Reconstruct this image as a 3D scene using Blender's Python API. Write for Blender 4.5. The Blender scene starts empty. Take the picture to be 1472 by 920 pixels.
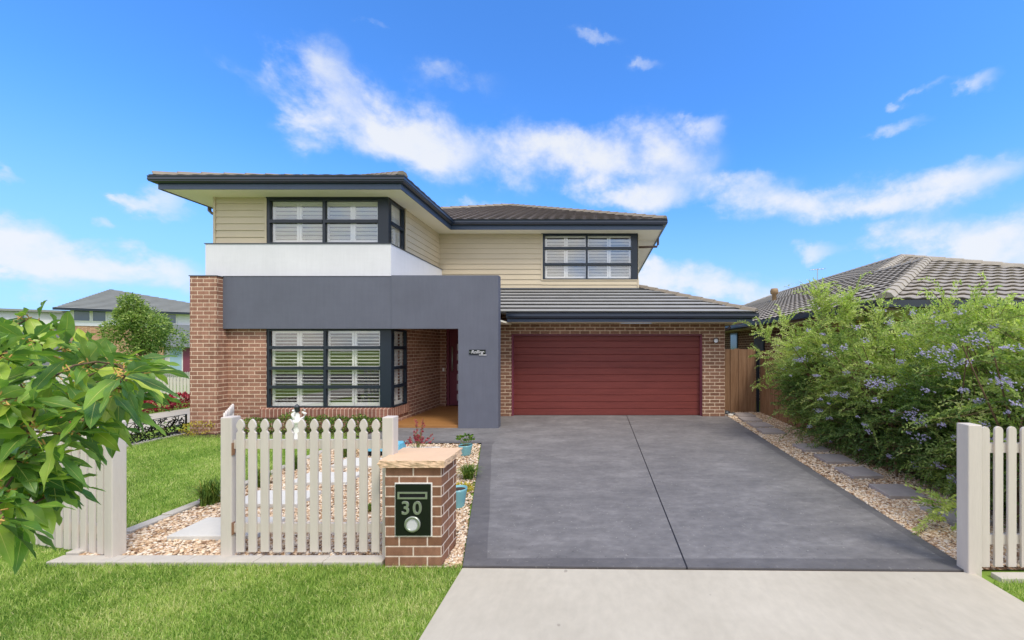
import bpy, math, random
import numpy as np
from mathutils import Vector, Matrix
random.seed(7); rng = np.random.default_rng(11)
S = bpy.context.scene; COL = S.collection
R = math.radians
F = 580.0; PX = 857.0; PY = 500.0; H = 1.88
def wx(px, Y): return (px-PX)/F*Y
def wz(py, Y): return H-(py-PY)/F*Y
def sstep(a, b, t):
    t = min(1, max(0, (t-a)/(b-a))); return t*t*(3-2*t)
def g(x, y):
    z = 0.0 if y < 3.46 else (0.023*(y-3.46) if y < 10 else 0.1504)
    z -= 0.06*sstep(4.7, 8, -x)
    z -= 0.45*sstep(14, 30, -x)
    return z
# ------------------------------------------------------------------ materials
def lin(c):
    return tuple(((v/255)/12.92 if v/255 <= 0.04045 else ((v/255+0.055)/1.055)**2.4) for v in c)
class NT:
    def __init__(s, name):
        s.m = bpy.data.materials.new(name); s.m.use_nodes = True
        s.t = s.m.node_tree; s.n = s.t.nodes; s.b = s.n['Principled BSDF']; s.out = s.n['Material Output']
    def add(s, typ, **kw):
        n = s.n.new(typ)
        for k, v in kw.items():
            if k == 'ins':
                for a, b in v.items():
                    if hasattr(b, 'links'): s.t.links.new(b, n.inputs[a])
                    else: n.inputs[a].default_value = b
            else: setattr(n, k, v)
        return n
    def link(s, a, b): s.t.links.new(a, b)
    def math(s, op, a, b=None, c=None):
        n = s.add('ShaderNodeMath', operation=op)
        for i, v in enumerate((a, b, c)):
            if v is None: continue
            if hasattr(v, 'links'): s.link(v, n.inputs[i])
            else: n.inputs[i].default_value = v
        return n.outputs[0]
    def mix(s, fac, a, b, blend='MIX'):
        n = s.add('ShaderNodeMix', data_type='RGBA', blend_type=blend)
        for k, v in ((0, fac), (6, a), (7, b)):
            if hasattr(v, 'links'): s.link(v, n.inputs[k])
            else: n.inputs[k].default_value = v if k == 0 else (tuple(v)+(1,))[:4]
        return n.outputs[2]
    def noise(s, scale, detail=4, vec=None, rough=0.55):
        n = s.add('ShaderNodeTexNoise'); n.inputs['Scale'].default_value = scale
        n.inputs['Detail'].default_value = detail; n.inputs['Roughness'].default_value = rough
        if vec is not None: s.link(vec, n.inputs['Vector'])
        return n.outputs['Fac']
    def pos(s): return s.add('ShaderNodeNewGeometry').outputs['Position']
    def mapv(s, vec, scale=(1, 1, 1), loc=(0, 0, 0), rot=(0, 0, 0)):
        n = s.add('ShaderNodeMapping'); s.link(vec, n.inputs['Vector'])
        n.inputs['Scale'].default_value = scale; n.inputs['Location'].default_value = loc; n.inputs['Rotation'].default_value = rot
        return n.outputs[0]
    def ramp(s, fac, stops):
        n = s.add('ShaderNodeValToRGB'); s.link(fac, n.inputs[0]); e = n.color_ramp.elements
        while len(e) > 1: e.remove(e[-1])
        for i, (p, c) in enumerate(stops):
            x = e[0] if i == 0 else e.new(p)
            x.position = p; x.color = (tuple(c)+(1,))[:4]
        return n.outputs[0]
    def bump(s, h, strength=0.3, dist=0.01):
        n = s.add('ShaderNodeBump'); n.inputs['Strength'].default_value = strength
        n.inputs['Distance'].default_value = dist; s.link(h, n.inputs['Height']); s.link(n.outputs[0], s.b.inputs['Normal'])
    def color(s, c): s.link(c, s.b.inputs['Base Color'])
    def rough(s, v, spec=0.5):
        s.b.inputs['Specular IOR Level'].default_value = spec
        if hasattr(v, 'links'): s.link(v, s.b.inputs['Roughness'])
        else: s.b.inputs['Roughness'].default_value = v
def mul(c, k): return tuple(min(1, v*k) for v in c)
def mat(name, rgb, rough=0.6, var=0.12, scale=3.0, bump=0.15, bscale=60, spec=0.4, metal=0.0, stretch=(1, 1, 1), linear=False):
    t = NT(name); c = rgb if linear else lin(rgb)
    p = t.mapv(t.pos(), stretch)
    f = t.noise(scale, 6, p); f2 = t.noise(bscale, 3, p)
    ff = t.math('ADD', t.math('MULTIPLY', f, 0.75), t.math('MULTIPLY', f2, 0.25))
    t.color(t.ramp(ff, [(0.3, mul(c, 1-var)), (0.7, mul(c, 1+var))]))
    t.rough(rough, spec); t.b.inputs['Metallic'].default_value = metal
    if bump: t.bump(f2, bump, 0.004)
    return t.m
def boxvec(t, swap=False):
    geo = t.add('ShaderNodeNewGeometry'); sp = t.add('ShaderNodeSeparateXYZ', ins={0: geo.outputs['Position']})
    sn = t.add('ShaderNodeSeparateXYZ', ins={0: geo.outputs['Normal']})
    ax = t.math('GREATER_THAN', t.math('ABSOLUTE', sn.outputs[0]), 0.6)
    u = t.add('ShaderNodeMix', data_type='FLOAT', ins={0: ax, 2: sp.outputs[0], 3: sp.outputs[1]}).outputs[0]
    return u, sp
def brick(name, c1, c2, mortar, loc=(0, 0), soldier=False, mort=0.0055, bw=0.25, rh=0.086):
    t = NT(name); u, sp = boxvec(t)
    cv = t.add('ShaderNodeCombineXYZ')
    t.link(t.math('ADD', u, loc[0]), cv.inputs[0]); t.link(t.math('ADD', sp.outputs[2], loc[1]), cv.inputs[1])
    b = t.add('ShaderNodeTexBrick'); t.link(cv.outputs[0], b.inputs['Vector'])
    b.offset = 0.0 if soldier else 0.5
    b.inputs['Scale'].default_value = 1; b.inputs['Brick Width'].default_value = 0.086 if soldier else bw
    b.inputs['Row Height'].default_value = 0.6 if soldier else rh
    b.inputs['Mortar Size'].default_value = mort; b.inputs['Mortar Smooth'].default_value = 0.15
    b.inputs['Color1'].default_value = lin(c1)+(1,); b.inputs['Color2'].default_value = lin(c2)+(1,)
    b.inputs['Mortar'].default_value = lin(mortar)+(1,)
    n = t.noise(9, 5); n2 = t.noise(130, 3); n3 = t.noise(1.1, 3)
    v = t.mix(0.85, b.outputs['Color'], t.ramp(n2, [(0.3, (0.72, 0.72, 0.72)), (0.7, (1.2, 1.2, 1.2))]), 'MULTIPLY')
    v = t.mix(1.0, v, t.ramp(n, [(0.35, (0.86, 0.84, 0.84)), (0.7, (1.12, 1.12, 1.12))]), 'MULTIPLY')
    v = t.mix(1.0, v, t.ramp(n3, [(0.35, (0.92, 0.91, 0.9)), (0.65, (1.06, 1.06, 1.06))]), 'MULTIPLY')
    t.color(v); t.rough(0.85, 0.25)
    h = t.math('ADD', t.math('MULTIPLY', b.outputs['Fac'], -1.0), t.math('MULTIPLY', n2, 0.3)); t.bump(h, 0.7, 0.006)
    return t.m
M = {}
M['brick'] = brick('face_brick', (168, 126, 106), (142, 103, 86), (226, 202, 178), mort=0.0075)
M['brick_dark'] = brick('face_brick_brown', (148, 112, 92), (122, 90, 73), (226, 204, 178), loc=(0.03, 0.013), mort=0.0075)
M['brick_box'] = brick('letterbox_brick', (152, 112, 90), (126, 90, 68), (226, 208, 192), loc=(1.815, 0.0), mort=0.0066, bw=0.2425)
M['brick_sill'] = brick('sill_brick', (162, 116, 98), (138, 96, 82), (226, 204, 182), soldier=True, mort=0.006)
M['brick_far'] = brick('far_brick', (190, 150, 115), (165, 125, 95), (205, 180, 150), mort=0.008)
M['cladding'] = mat('weatherboard_paint', (202, 188, 162), 0.6, 0.05, 1.5, 0.08, 40)
def render_mat(name, rgb, var):
    t = NT(name); p = t.pos(); a = t.noise(1.3, 5, p); b = t.noise(2.5, 6, t.mapv(p, (6, 6, .5)), .7); c = t.noise(140, 3); d = t.noise(14, 4)
    f = t.math('ADD', t.math('ADD', t.math('MULTIPLY', a, .4), t.math('MULTIPLY', b, .3)), t.math('ADD', t.math('MULTIPLY', c, .15), t.math('MULTIPLY', d, .15)))
    c0 = lin(rgb); t.color(t.ramp(f, [(.36, mul(c0, 1-var)), (.62, mul(c0, 1+var))])); t.rough(.8, .25); t.bump(t.math('ADD', c, d), .3, .004); return t.m
M['grey_render'] = render_mat('grey_render', (99, 102, 114), .10)
M['white_render'] = render_mat('white_render', (218, 218, 221), .06)
M['grey_far'] = mat('grey_render_far', (128, 130, 138), 0.8, 0.04)
M['soffit'] = mat('soffit_paint', (242, 236, 214), 0.8, 0.03, 1, 0)
M['navy'] = mat('navy_metal', (22, 34, 50), 0.28, 0.1, 2, 0.02, 30, 0.6)
M['fascia'] = mat('slate_blue_fascia', (74, 88, 112), 0.45, 0.06)
M['frame'] = mat('window_frame_dark', (27, 38, 50), 0.35, 0.1, 2, 0, 20, 0.5)
M['flash'] = mat('flashing_metal', (72, 76, 82), 0.4, 0.08, 3, 0, 20, 0.5, 0.3)
M['shutter'] = mat('shutter_white', (222, 221, 215), 0.5, 0.02, 2, 0)
M['interior'] = mat('room_plaster', (120, 98, 76), 0.9, 0.25, 1.2, 0)
M['interior_dark'] = mat('room_dark', (60, 52, 46), 0.9, 0.2)
M['pipe'] = mat('downpipe_brown', (112, 92, 80), 0.45, 0.08)
M['fence'] = mat('picket_paint', (204, 195, 185), 0.6, 0.09, 7, 0.25, 90, stretch=(1, 1, 0.12))
M['fence_far'] = mat('picket_paint_far', (205, 200, 188), 0.7, 0.05)
M['rust'] = mat('rust_stain', (150, 116, 92), 0.8, 0.3, 40)
M['stone_cap'] = mat('sandstone', (214, 182, 150), 0.85, 0.05, 9, 0.25, 60)
M['black'] = mat('black_powdercoat', (20, 26, 22), 0.35, 0.1, 3, 0)
M['steel'] = mat('brushed_steel', (178, 184, 172), 0.35, 0.08, 20, 0, metal=0.75)
M['dark'] = mat('dark_cavity', (14, 14, 16), 0.8)
M['edging'] = mat('concrete_edging', (186, 180, 170), 0.85, 0.1, 8, 0.3, 90)
M['paver'] = mat('pale_paver', (206, 204, 198), 0.85, 0.07, 6, 0.3, 90)
M['slate'] = mat('dark_paver', (164, 155, 151), 0.8, 0.14, 7, 0.4, 70)
M['pot'] = mat('blue_glaze', (120, 176, 184), 0.25, 0.12, 7, 0, 30, 0.6)
M['soil'] = mat('soil', (62, 46, 34), 0.95, 0.3, 30, 0.5)
M['door'] = mat('plum_door', (120, 60, 76), 0.4, 0.06)
M['lite'] = mat('frosted_lite', (205, 205, 208), 0.3, 0.03)
M['tile_grey'] = mat('roof_tile_grey', (144, 144, 143), 0.75, 0.12, 2.2, 0.4, 90)
M['tile_brown'] = mat('roof_tile_brown', (118, 110, 106), 0.8, 0.2, 2.6, 0.4, 70)
M['tile_pale'] = mat('roof_tile_pale', (156, 149, 138), 0.75, 0.12, 2.0, 0.4, 90)
M['tile_far'] = mat('roof_tile_far', (136, 138, 132), 0.8, 0.12, 1.0, 0.3, 30)
M['cap_pale'] = mat('ridge_cap_pale', (164, 156, 142), 0.75, 0.12, 6, 0.3, 60)
M['cap_brown'] = mat('ridge_cap_brown', (140, 130, 116), 0.75, 0.12, 6, 0.3, 60)
M['asphalt'] = mat('asphalt', (78, 78, 80), 0.9, 0.15, 4, 0.5, 120)
M['car'] = mat('white_car_paint', (225, 226, 228), 0.2, 0.01, 1, 0)
M['bark'] = mat('bark', (104, 84, 62), 0.9, 0.25, 14, 0.6, 60, stretch=(1, 1, 0.3))
M['twig'] = mat('orange_twig', (196, 156, 84), 0.7, 0.2, 20, 0)
M['stem_green'] = mat('green_stem', (120, 130, 70), 0.7, 0.2, 20, 0)
M['terracotta'] = mat('vent_clay', (150, 125, 92), 0.8, 0.2)
M['statue'] = mat('white_plaster', (238, 236, 230), 0.6, 0.05, 9, 0.2)
M['bluebox'] = mat('sky_blue_plastic', (110, 190, 220), 0.4, 0.05)
M['eyewall'] = mat('timber_brown_wall', (82, 62, 50), 0.8, 0.2)
def glass(name, gl=0.24, tint=(0.75, 0.82, 0.85)):
    t = NT(name); t.n.remove(t.b)
    ge = t.add('ShaderNodeNewGeometry'); dt = t.add('ShaderNodeVectorMath', operation='DOT_PRODUCT'); t.link(ge.outputs['Normal'], dt.inputs[0]); t.link(ge.outputs['Incoming'], dt.inputs[1])
    f = t.math('ADD', t.math('MULTIPLY', t.math('POWER', t.math('SUBTRACT', 1.0, t.math('ABSOLUTE', dt.outputs['Value'])), 5.0), 0.9), 0.13+gl)
    tr = t.add('ShaderNodeBsdfTransparent'); tr.inputs[0].default_value = tint+(1,)
    gb = t.add('ShaderNodeBsdfGlossy'); gb.inputs['Roughness'].default_value = 0.01; gb.inputs['Color'].default_value = (1, 1, 1, 1)
    n = t.noise(1.3, 2); bp = t.add('ShaderNodeBump'); bp.inputs['Strength'].default_value = 0.06; bp.inputs['Distance'].default_value = 0.02
    t.link(n, bp.inputs['Height']); t.link(bp.outputs[0], gb.inputs['Normal'])
    mx = t.add('ShaderNodeMixShader', ins={0: f, 1: tr.outputs[0], 2: gb.outputs[0]}); t.link(mx.outputs[0], t.out.inputs[0])
    return t.m
M['glass'] = glass('window_glass', 0.03, (1, 1, 1))
M['glass_far'] = mat('far_glass', (96, 108, 122), 0.12, 0.1, 1, 0, spec=0.8)
M['glass_pale'] = mat('far_glass_pale', (150, 178, 190), 0.15, 0.1, 1, 0, spec=0.8)
def wood(name, c1, c2, axis='x', rough=0.55, board=None, scale=3.0):
    t = NT(name); st = {'x': (0.35, 6, 6), 'z': (7, 7, 0.5), 'y': (6, .35, 6)}[axis]
    v = t.mapv(t.pos(), st); a = t.noise(scale, 7, v, 0.65); b = t.noise(scale*5, 4, v)
    f = t.math('ADD', t.math('MULTIPLY', a, 0.7), t.math('MULTIPLY', b, 0.3))
    t.color(t.ramp(f, [(0.3, lin(c2)), (0.7, lin(c1))])); t.rough(rough, 0.35); t.bump(b, 0.2, 0.003)
    return t.m
M['garage_door'] = wood('garage_door_red', (128, 62, 56), (102, 47, 43), 'x', 0.55)
M['deck'] = wood('deck_timber', (176, 128, 76), (138, 94, 52), 'x', 0.45)
M['paling'] = wood('fence_paling', (158, 126, 98), (112, 80, 54), 'z', 0.85)
# driveway
def driveway_mat():
    t = NT('charcoal_concrete'); p = t.pos(); sp = t.add('ShaderNodeSeparateXYZ', ins={0: p})
    X, Y = sp.outputs[0], sp.outputs[1]
    a = t.noise(1.6, 6, t.mapv(p, (0.8, 1.5, 1)), 0.65); b = t.noise(6, 7, t.mapv(p, (0.6, 1.7, 1)), 0.7); c = t.noise(90, 3)
    w = t.noise(0.5, 3)
    f = t.math('ADD', t.math('ADD', t.math('MULTIPLY', a, 0.45), t.math('MULTIPLY', b, 0.33)), t.math('MULTIPLY', w, 0.22))
    base = t.ramp(f, [(0.34, lin((97, 96, 97))), (0.5, lin((117, 115, 115))), (0.66, lin((142, 140, 139)))])
    base = t.mix(0.5, base, t.ramp(c, [(0.3, (0.75, 0.75, 0.75)), (0.7, (1.2, 1.2, 1.2))]), 'MULTIPLY')
    sc = t.noise(2.2, 8, t.mapv(p, (0.35, 1.8, 1), rot=(0, 0, 0.3)), 0.8)
    spk = t.noise(38, 2, p, .4)
    base = t.mix(t.math('MULTIPLY', t.ramp(spk, [(.70, (0, 0, 0)), (.74, (1, 1, 1))]), .5), base, lin((176, 172, 166)))
    base = t.mix(t.math('MULTIPLY', t.ramp(t.noise(30, 2, t.mapv(p, loc=(7, 3, 0)), .4), [(.71, (0, 0, 0)), (.74, (1, 1, 1))]), .5), base, lin((60, 58, 58)))
    base = t.mix(t.math('MULTIPLY', t.ramp(sc, [(0.60, (0, 0, 0)), (0.72, (1, 1, 1))]), 0.35), base, lin((156, 156, 158)))
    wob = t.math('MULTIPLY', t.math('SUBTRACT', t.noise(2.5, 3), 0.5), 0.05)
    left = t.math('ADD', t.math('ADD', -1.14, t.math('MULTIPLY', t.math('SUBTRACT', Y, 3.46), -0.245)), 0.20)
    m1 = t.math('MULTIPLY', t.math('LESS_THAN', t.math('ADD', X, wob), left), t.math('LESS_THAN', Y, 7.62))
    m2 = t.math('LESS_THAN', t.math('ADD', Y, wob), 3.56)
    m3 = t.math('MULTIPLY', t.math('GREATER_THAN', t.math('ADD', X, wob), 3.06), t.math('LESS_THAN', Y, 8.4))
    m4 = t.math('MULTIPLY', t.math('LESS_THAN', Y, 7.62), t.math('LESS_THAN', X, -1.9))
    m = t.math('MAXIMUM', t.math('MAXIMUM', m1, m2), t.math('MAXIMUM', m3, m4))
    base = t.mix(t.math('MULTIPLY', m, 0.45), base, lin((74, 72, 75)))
    j = t.math('LESS_THAN', t.math('ABSOLUTE', t.math('SUBTRACT', X, 0.77)), 0.0075)
    base = t.mix(j, base, lin((38, 38, 42)))
    t.color(base); t.rough(t.ramp(f, [(0.3, (0.62,)*3), (0.7, (0.5,)*3)]), 0.3)
    t.bump(t.math('ADD', c, t.math('MULTIPLY', b, 1.5)), 0.25, 0.004)
    return t.m
M['driveway'] = driveway_mat()
def apron_mat():
    t = NT('pale_concrete'); p = t.pos()
    a = t.noise(1.1, 6, p, 0.6); b = t.noise(60, 4); c = t.noise(0.35, 2)
    f = t.math('ADD', t.math('MULTIPLY', a, 0.6), t.math('MULTIPLY', c, 0.4))
    base = t.ramp(f, [(0.35, lin((176, 169, 154))), (0.65, lin((191, 184, 169)))])
    base = t.mix(0.35, base, t.ramp(b, [(0.3, (0.82, 0.82, 0.82)), (0.7, (1.1, 1.1, 1.1))]), 'MULTIPLY')
    sp = t.noise(9, 2, p, 0.4)
    base = t.mix(t.math('MULTIPLY', t.ramp(sp, [(0.74, (0, 0, 0)), (0.77, (1, 1, 1))]), 0.5), base, lin((120, 112, 104)))
    t.color(base); t.rough(0.85, 0.2); t.bump(b, 0.2, 0.003); return t.m
M['apron'] = apron_mat()
def ground_mat():
    t = NT('turf_soil'); a = t.noise(3, 6); b = t.noise(60, 4)
    t.color(t.mix(0.6, t.ramp(a, [(0.35, lin((110, 140, 56))), (0.65, lin((144, 168, 80)))]), t.ramp(b, [(0.3, (0.5, 0.5, 0.5)), (0.7, (1.3, 1.3, 1.3))]), 'MULTIPLY'))
    t.rough(0.95, 0.1); t.bump(b, 0.8, 0.02); return t.m
M['ground'] = ground_mat()
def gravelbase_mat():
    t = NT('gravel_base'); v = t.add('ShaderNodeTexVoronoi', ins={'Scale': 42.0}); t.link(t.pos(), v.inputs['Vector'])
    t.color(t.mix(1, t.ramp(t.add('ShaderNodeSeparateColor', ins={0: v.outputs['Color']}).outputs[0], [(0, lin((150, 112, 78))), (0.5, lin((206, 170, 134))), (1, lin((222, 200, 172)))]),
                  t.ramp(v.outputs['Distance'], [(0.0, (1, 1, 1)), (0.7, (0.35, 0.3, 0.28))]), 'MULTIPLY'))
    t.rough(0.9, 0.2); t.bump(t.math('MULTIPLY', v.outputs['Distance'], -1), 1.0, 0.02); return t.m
M['gravelbase'] = gravelbase_mat()
def attr_mat(name, stops, rough=0.6, transl=0.0, tcol=None, spec=0.35, bump=0.0, nv=0.25):
    t = NT(name); a = t.add('ShaderNodeAttribute', attribute_name='tint')
    c = t.ramp(a.outputs['Fac'], [(p, lin(q)) for p, q in stops])
    n = t.noise(25, 3); c = t.mix(1, c, t.ramp(n, [(0.3, (1-nv,)*3), (0.7, (1+nv*0.6,)*3)]), 'MULTIPLY')
    t.color(c); t.rough(rough, spec)
    if bump: t.bump(t.noise(120, 2), bump, 0.004)
    if transl:
        tb = t.add('ShaderNodeBsdfTranslucent')
        t.link(t.mix(1, c, tcol or (1.0, 1.15, 0.5), 'MULTIPLY'), tb.inputs[0])
        mx = t.add('ShaderNodeMixShader', ins={0: transl, 1: t.b.outputs[0], 2: tb.outputs[0]}); t.link(mx.outputs[0], t.out.inputs[0])
    return t.m
M['gravel'] = attr_mat('river_pebble', [(0, (132, 104, 82)), (0.15, (176, 142, 110)), (0.4, (212, 184, 150)), (0.65, (228, 208, 180)), (0.85, (234, 224, 208)), (1, (194, 160, 128))], 0.75, nv=0.15)
M['grass'] = attr_mat('grass_blade', [(0, (82, 122, 38)), (0.4, (150, 182, 82)), (0.75, (192, 210, 116)), (1, (228, 224, 162))], 0.6, 0.35)
M['tuft'] = attr_mat('strappy_leaf', [(0, (58, 88, 30)), (0.5, (96, 128, 46)), (0.9, (140, 160, 70)), (1, (190, 160, 90))], 0.5, 0.25)
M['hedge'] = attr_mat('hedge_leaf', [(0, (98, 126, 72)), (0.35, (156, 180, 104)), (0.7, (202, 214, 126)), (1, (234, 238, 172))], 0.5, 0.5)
M['petal'] = attr_mat('lavender_petal', [(0, (178, 168, 214)), (0.6, (206, 200, 232)), (1, (232, 228, 246))], 0.7, 0.3, (1, 1, 1))
M['shrub'] = attr_mat('shrub_leaf', [(0, (50, 84, 28)), (0.6, (92, 132, 44)), (1, (150, 172, 66))], 0.5, 0.25)
M['fartree'] = attr_mat('tree_leaf_light', [(0, (74, 106, 46)), (0.5, (128, 156, 74)), (1, (196, 210, 124))], 0.5, 0.3)
M['redleaf'] = attr_mat('red_leaf', [(0, (110, 24, 38)), (0.6, (170, 44, 62)), (1, (196, 90, 96))], 0.5, 0.2, (1, .8, .8))
M['redflower'] = attr_mat('red_flower', [(0, (150, 50, 66)), (1, (206, 90, 110))], 0.6, 0.2, (1, .8, .8))
M['yellowleaf'] = attr_mat('yellow_leaf', [(0, (150, 150, 40)), (1, (214, 190, 70))], 0.5, 0.2)
def bigleaf_mat():
    t = NT('broad_leaf'); a = t.add('ShaderNodeAttribute', attribute_name='tint'); uv = t.add('ShaderNodeAttribute', attribute_name='leafuv')
    sp = t.add('ShaderNodeSeparateXYZ', ins={0: uv.outputs['Vector']})
    top = t.ramp(a.outputs['Fac'], [(0, lin((70, 110, 50))), (0.5, lin((126, 164, 60))), (1, lin((198, 214, 90)))])
    geo = t.add('ShaderNodeNewGeometry')
    und = t.mix(0.55, top, lin((112, 146, 104)))
    c = t.mix(geo.outputs['Backfacing'], top, und)
    au = t.math('ABSOLUTE', sp.outputs[0])
    mid = t.math('LESS_THAN', au, 0.035)
    vein = t.math('FRACT', t.math('SUBTRACT', t.math('MULTIPLY', sp.outputs[1], 11), t.math('MULTIPLY', au, 3.2)))
    vm = t.math('LESS_THAN', vein, 0.10)
    c = t.mix(t.math('MULTIPLY', vm, 0.30), c, lin((176, 196, 96))); c = t.mix(t.math('MULTIPLY', mid, 0.8), c, lin((206, 206, 120)))
    n = t.noise(30, 4); c = t.mix(1, c, t.ramp(n, [(0.3, (0.82,)*3), (0.7, (1.12,)*3)]), 'MULTIPLY')
    t.color(c); t.rough(0.38, 0.45); t.bump(vein, 0.15, 0.002)
    tb = t.add('ShaderNodeBsdfTranslucent'); t.link(t.mix(1, c, (1.1, 1.3, 0.35), 'MULTIPLY'), tb.inputs[0])
    mx = t.add('ShaderNodeMixShader', ins={0: 0.38, 1: t.b.outputs[0], 2: tb.outputs[0]}); t.link(mx.outputs[0], t.out.inputs[0])
    return t.m
M['bigleaf'] = bigleaf_mat()
# ------------------------------------------------------------------ mesh helpers
ORG = {}
def obj(name, verts, faces, m, parent=None, smooth=False, tint=None, rel=False):
    me = bpy.data.meshes.new(name)
    o = bpy.data.objects.new(name, me); COL.objects.link(o)
    org = ORG.get(parent.name, (0, 0, 0)) if parent else (0, 0, 0)
    if rel: org = (0, 0, 0)
    if isinstance(verts, np.ndarray):
        v = (verts-np.array(org)).astype(np.float32); me.vertices.add(len(v)); me.vertices.foreach_set('co', v.ravel())
        fl = faces if isinstance(faces, list) else [faces]
        nl = sum(f.size for f in fl); nf = sum(len(f) for f in fl)
        me.loops.add(nl); me.polygons.add(nf)
        me.loops.foreach_set('vertex_index', np.concatenate([f.ravel() for f in fl]).astype(np.int32))
        ls = []; base = 0
        for f in fl:
            ls.append(base+np.arange(len(f))*f.shape[1]); base += f.size
        me.polygons.foreach_set('loop_start', np.concatenate(ls).astype(np.int32))
        me.update(calc_edges=True); me.validate()
    else:
        me.from_pydata([(a-org[0], b-org[1], c-org[2]) for a, b, c in verts], [], faces); me.update()
    me.materials.append(m)
    if tint is not None:
        at = me.attributes.new('tint', 'FLOAT', 'POINT'); at.data.foreach_set('value', np.asarray(tint, np.float32))
    if smooth: me.polygons.foreach_set('use_smooth', [True]*len(me.polygons))
    if parent: o.parent = parent
    ORG[o.name] = org if not rel else (0, 0, 0)
    return o
class MB:
    def __init__(s): s.v = []; s.f = []
    def poly(s, pts):
        b = len(s.v); s.v += [tuple(p) for p in pts]; s.f.append(tuple(range(b, b+len(pts)))); return s
    def box(s, x0, x1, y0, y1, z0, z1):
        b = len(s.v); s.v += [(x, y, z) for z in (z0, z1) for y in (y0, y1) for x in (x0, x1)]
        s.f += [tuple(b+i for i in q) for q in ((0, 2, 3, 1), (4, 5, 7, 6), (0, 1, 5, 4), (2, 6, 7, 3), (0, 4, 6, 2), (1, 3, 7, 5))]; return s
    def obox(s, c, ax, ay, az, hx, hy, hz):
        b = len(s.v); c = Vector(c); ax, ay, az = Vector(ax).normalized(), Vector(ay).normalized(), Vector(az).normalized()
        for k in (-1, 1):
            for j in (-1, 1):
                for i in (-1, 1): s.v.append(tuple(c+ax*hx*i+ay*hy*j+az*hz*k))
        s.f += [tuple(b+i for i in q) for q in ((0, 2, 3, 1), (4, 5, 7, 6), (0, 1, 5, 4), (2, 6, 7, 3), (0, 4, 6, 2), (1, 3, 7, 5))]; return s
    def prism(s, pts, vec):
        n = len(pts); b = len(s.v); s.v += [tuple(p) for p in pts]+[tuple(Vector(p)+Vector(vec)) for p in pts]
        s.f.append(tuple(range(b, b+n))[::-1]); s.f.append(tuple(range(b+n, b+2*n)))
        for i in range(n): j = (i+1) % n; s.f.append((b+i, b+j, b+n+j, b+n+i))
        return s
    def tube(s, path, r, n=8, cap=True):
        path = [Vector(p) for p in path]; rs = r if isinstance(r, (list, tuple)) else [r]*len(path); b = len(s.v)
        for i, p in enumerate(path):
            t = (path[min(i+1, len(path)-1)]-path[max(i-1, 0)]).normalized()
            a = t.cross(Vector((0, 0, 1))) if abs(t.z) < 0.95 else t.cross(Vector((1, 0, 0))); a.normalize(); c = t.cross(a)
            for k in range(n):
                th = 2*math.pi*k/n; s.v.append(tuple(p+(a*math.cos(th)+c*math.sin(th))*rs[i]))
        for i in range(len(path)-1):
            for k in range(n):
                k2 = (k+1) % n; s.f.append((b+i*n+k, b+i*n+k2, b+(i+1)*n+k2, b+(i+1)*n+k))
        if cap: s.f.append(tuple(b+k for k in range(n))); s.f.append(tuple(b+(len(path)-1)*n+k for k in range(n))[::-1])
        return s
    def lathe(s, prof, c, n=24):
        b = len(s.v)
        for r, z in prof:
            for k in range(n):
                th = 2*math.pi*k/n; s.v.append((c[0]+r*math.cos(th), c[1]+r*math.sin(th), c[2]+z))
        for i in range(len(prof)-1):
            for k in range(n):
                k2 = (k+1) % n; s.f.append((b+i*n+k, b+i*n+k2, b+(i+1)*n+k2, b+(i+1)*n+k))
        return s
    def sweep(s, prof, path, closed_prof=True):
        # prof: (out, z) with 'out' measured to the right-hand side of the walking direction; path: (x, y) at z=0
        b = len(s.v); P = [Vector(p) for p in path]; n = len(prof)
        for i, p in enumerate(P):
            d1 = (P[i]-P[i-1]).normalized() if i > 0 else None; d2 = (P[i+1]-P[i]).normalized() if i < len(P)-1 else None
            d1 = d1 or d2; d2 = d2 or d1
            n1 = Vector((d1.y, -d1.x)); n2 = Vector((d2.y, -d2.x)); m = (n1+n2); m = m/ (1+n1.dot(n2))
            for o_, z in prof: s.v.append((p.x+m.x*o_, p.y+m.y*o_, z))
        for i in range(len(P)-1):
            for k in range(n if closed_prof else n-1):
                k2 = (k+1) % n; s.f.append((b+i*n+k, b+(i+1)*n+k, b+(i+1)*n+k2, b+i*n+k2))
        if closed_prof:
            s.f.append(tuple(b+k for k in range(n))); s.f.append(tuple(b+(len(P)-1)*n+k for k in range(n))[::-1])
        return s
    def build(s, name, m, parent=None, smooth=False, rel=False): return obj(name, s.v, s.f, m, parent, smooth, rel=rel)
def bevel(o, w=0.004, seg=2):
    md = o.modifiers.new('bevel', 'BEVEL'); md.width = w; md.segments = seg; md.limit_method = 'ANGLE'; md.angle_limit = R(40); return o
def tag(o, label=None, cat=None, group=None, kind=None):
    if label: o['label'] = label
    if cat: o['category'] = cat
    if group: o['group'] = group
    if kind: o['kind'] = kind
    return o
def thing(name, label, cat, loc=(0, 0, 0), rotz=0, group=None):
    o = bpy.data.objects.new(name, None); COL.objects.link(o); o.location = loc; o.rotation_euler[2] = rotz; o.empty_display_size = 0.2
    ORG[o.name] = tuple(loc); return tag(o, label, cat, group)
def dup(root, loc=None, label=None, rotz=None, scale=None):
    def rec(o, par):
        c = o.copy(); COL.objects.link(c); c.parent = par
        for ch in list(o.children): rec(ch, c)
        return c
    r = rec(root, None)
    if loc is not None: r.location = loc
    if rotz is not None: r.rotation_euler[2] = rotz
    if scale is not None: r.scale = (scale,)*3
    if label: r['label'] = label
    return r
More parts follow.
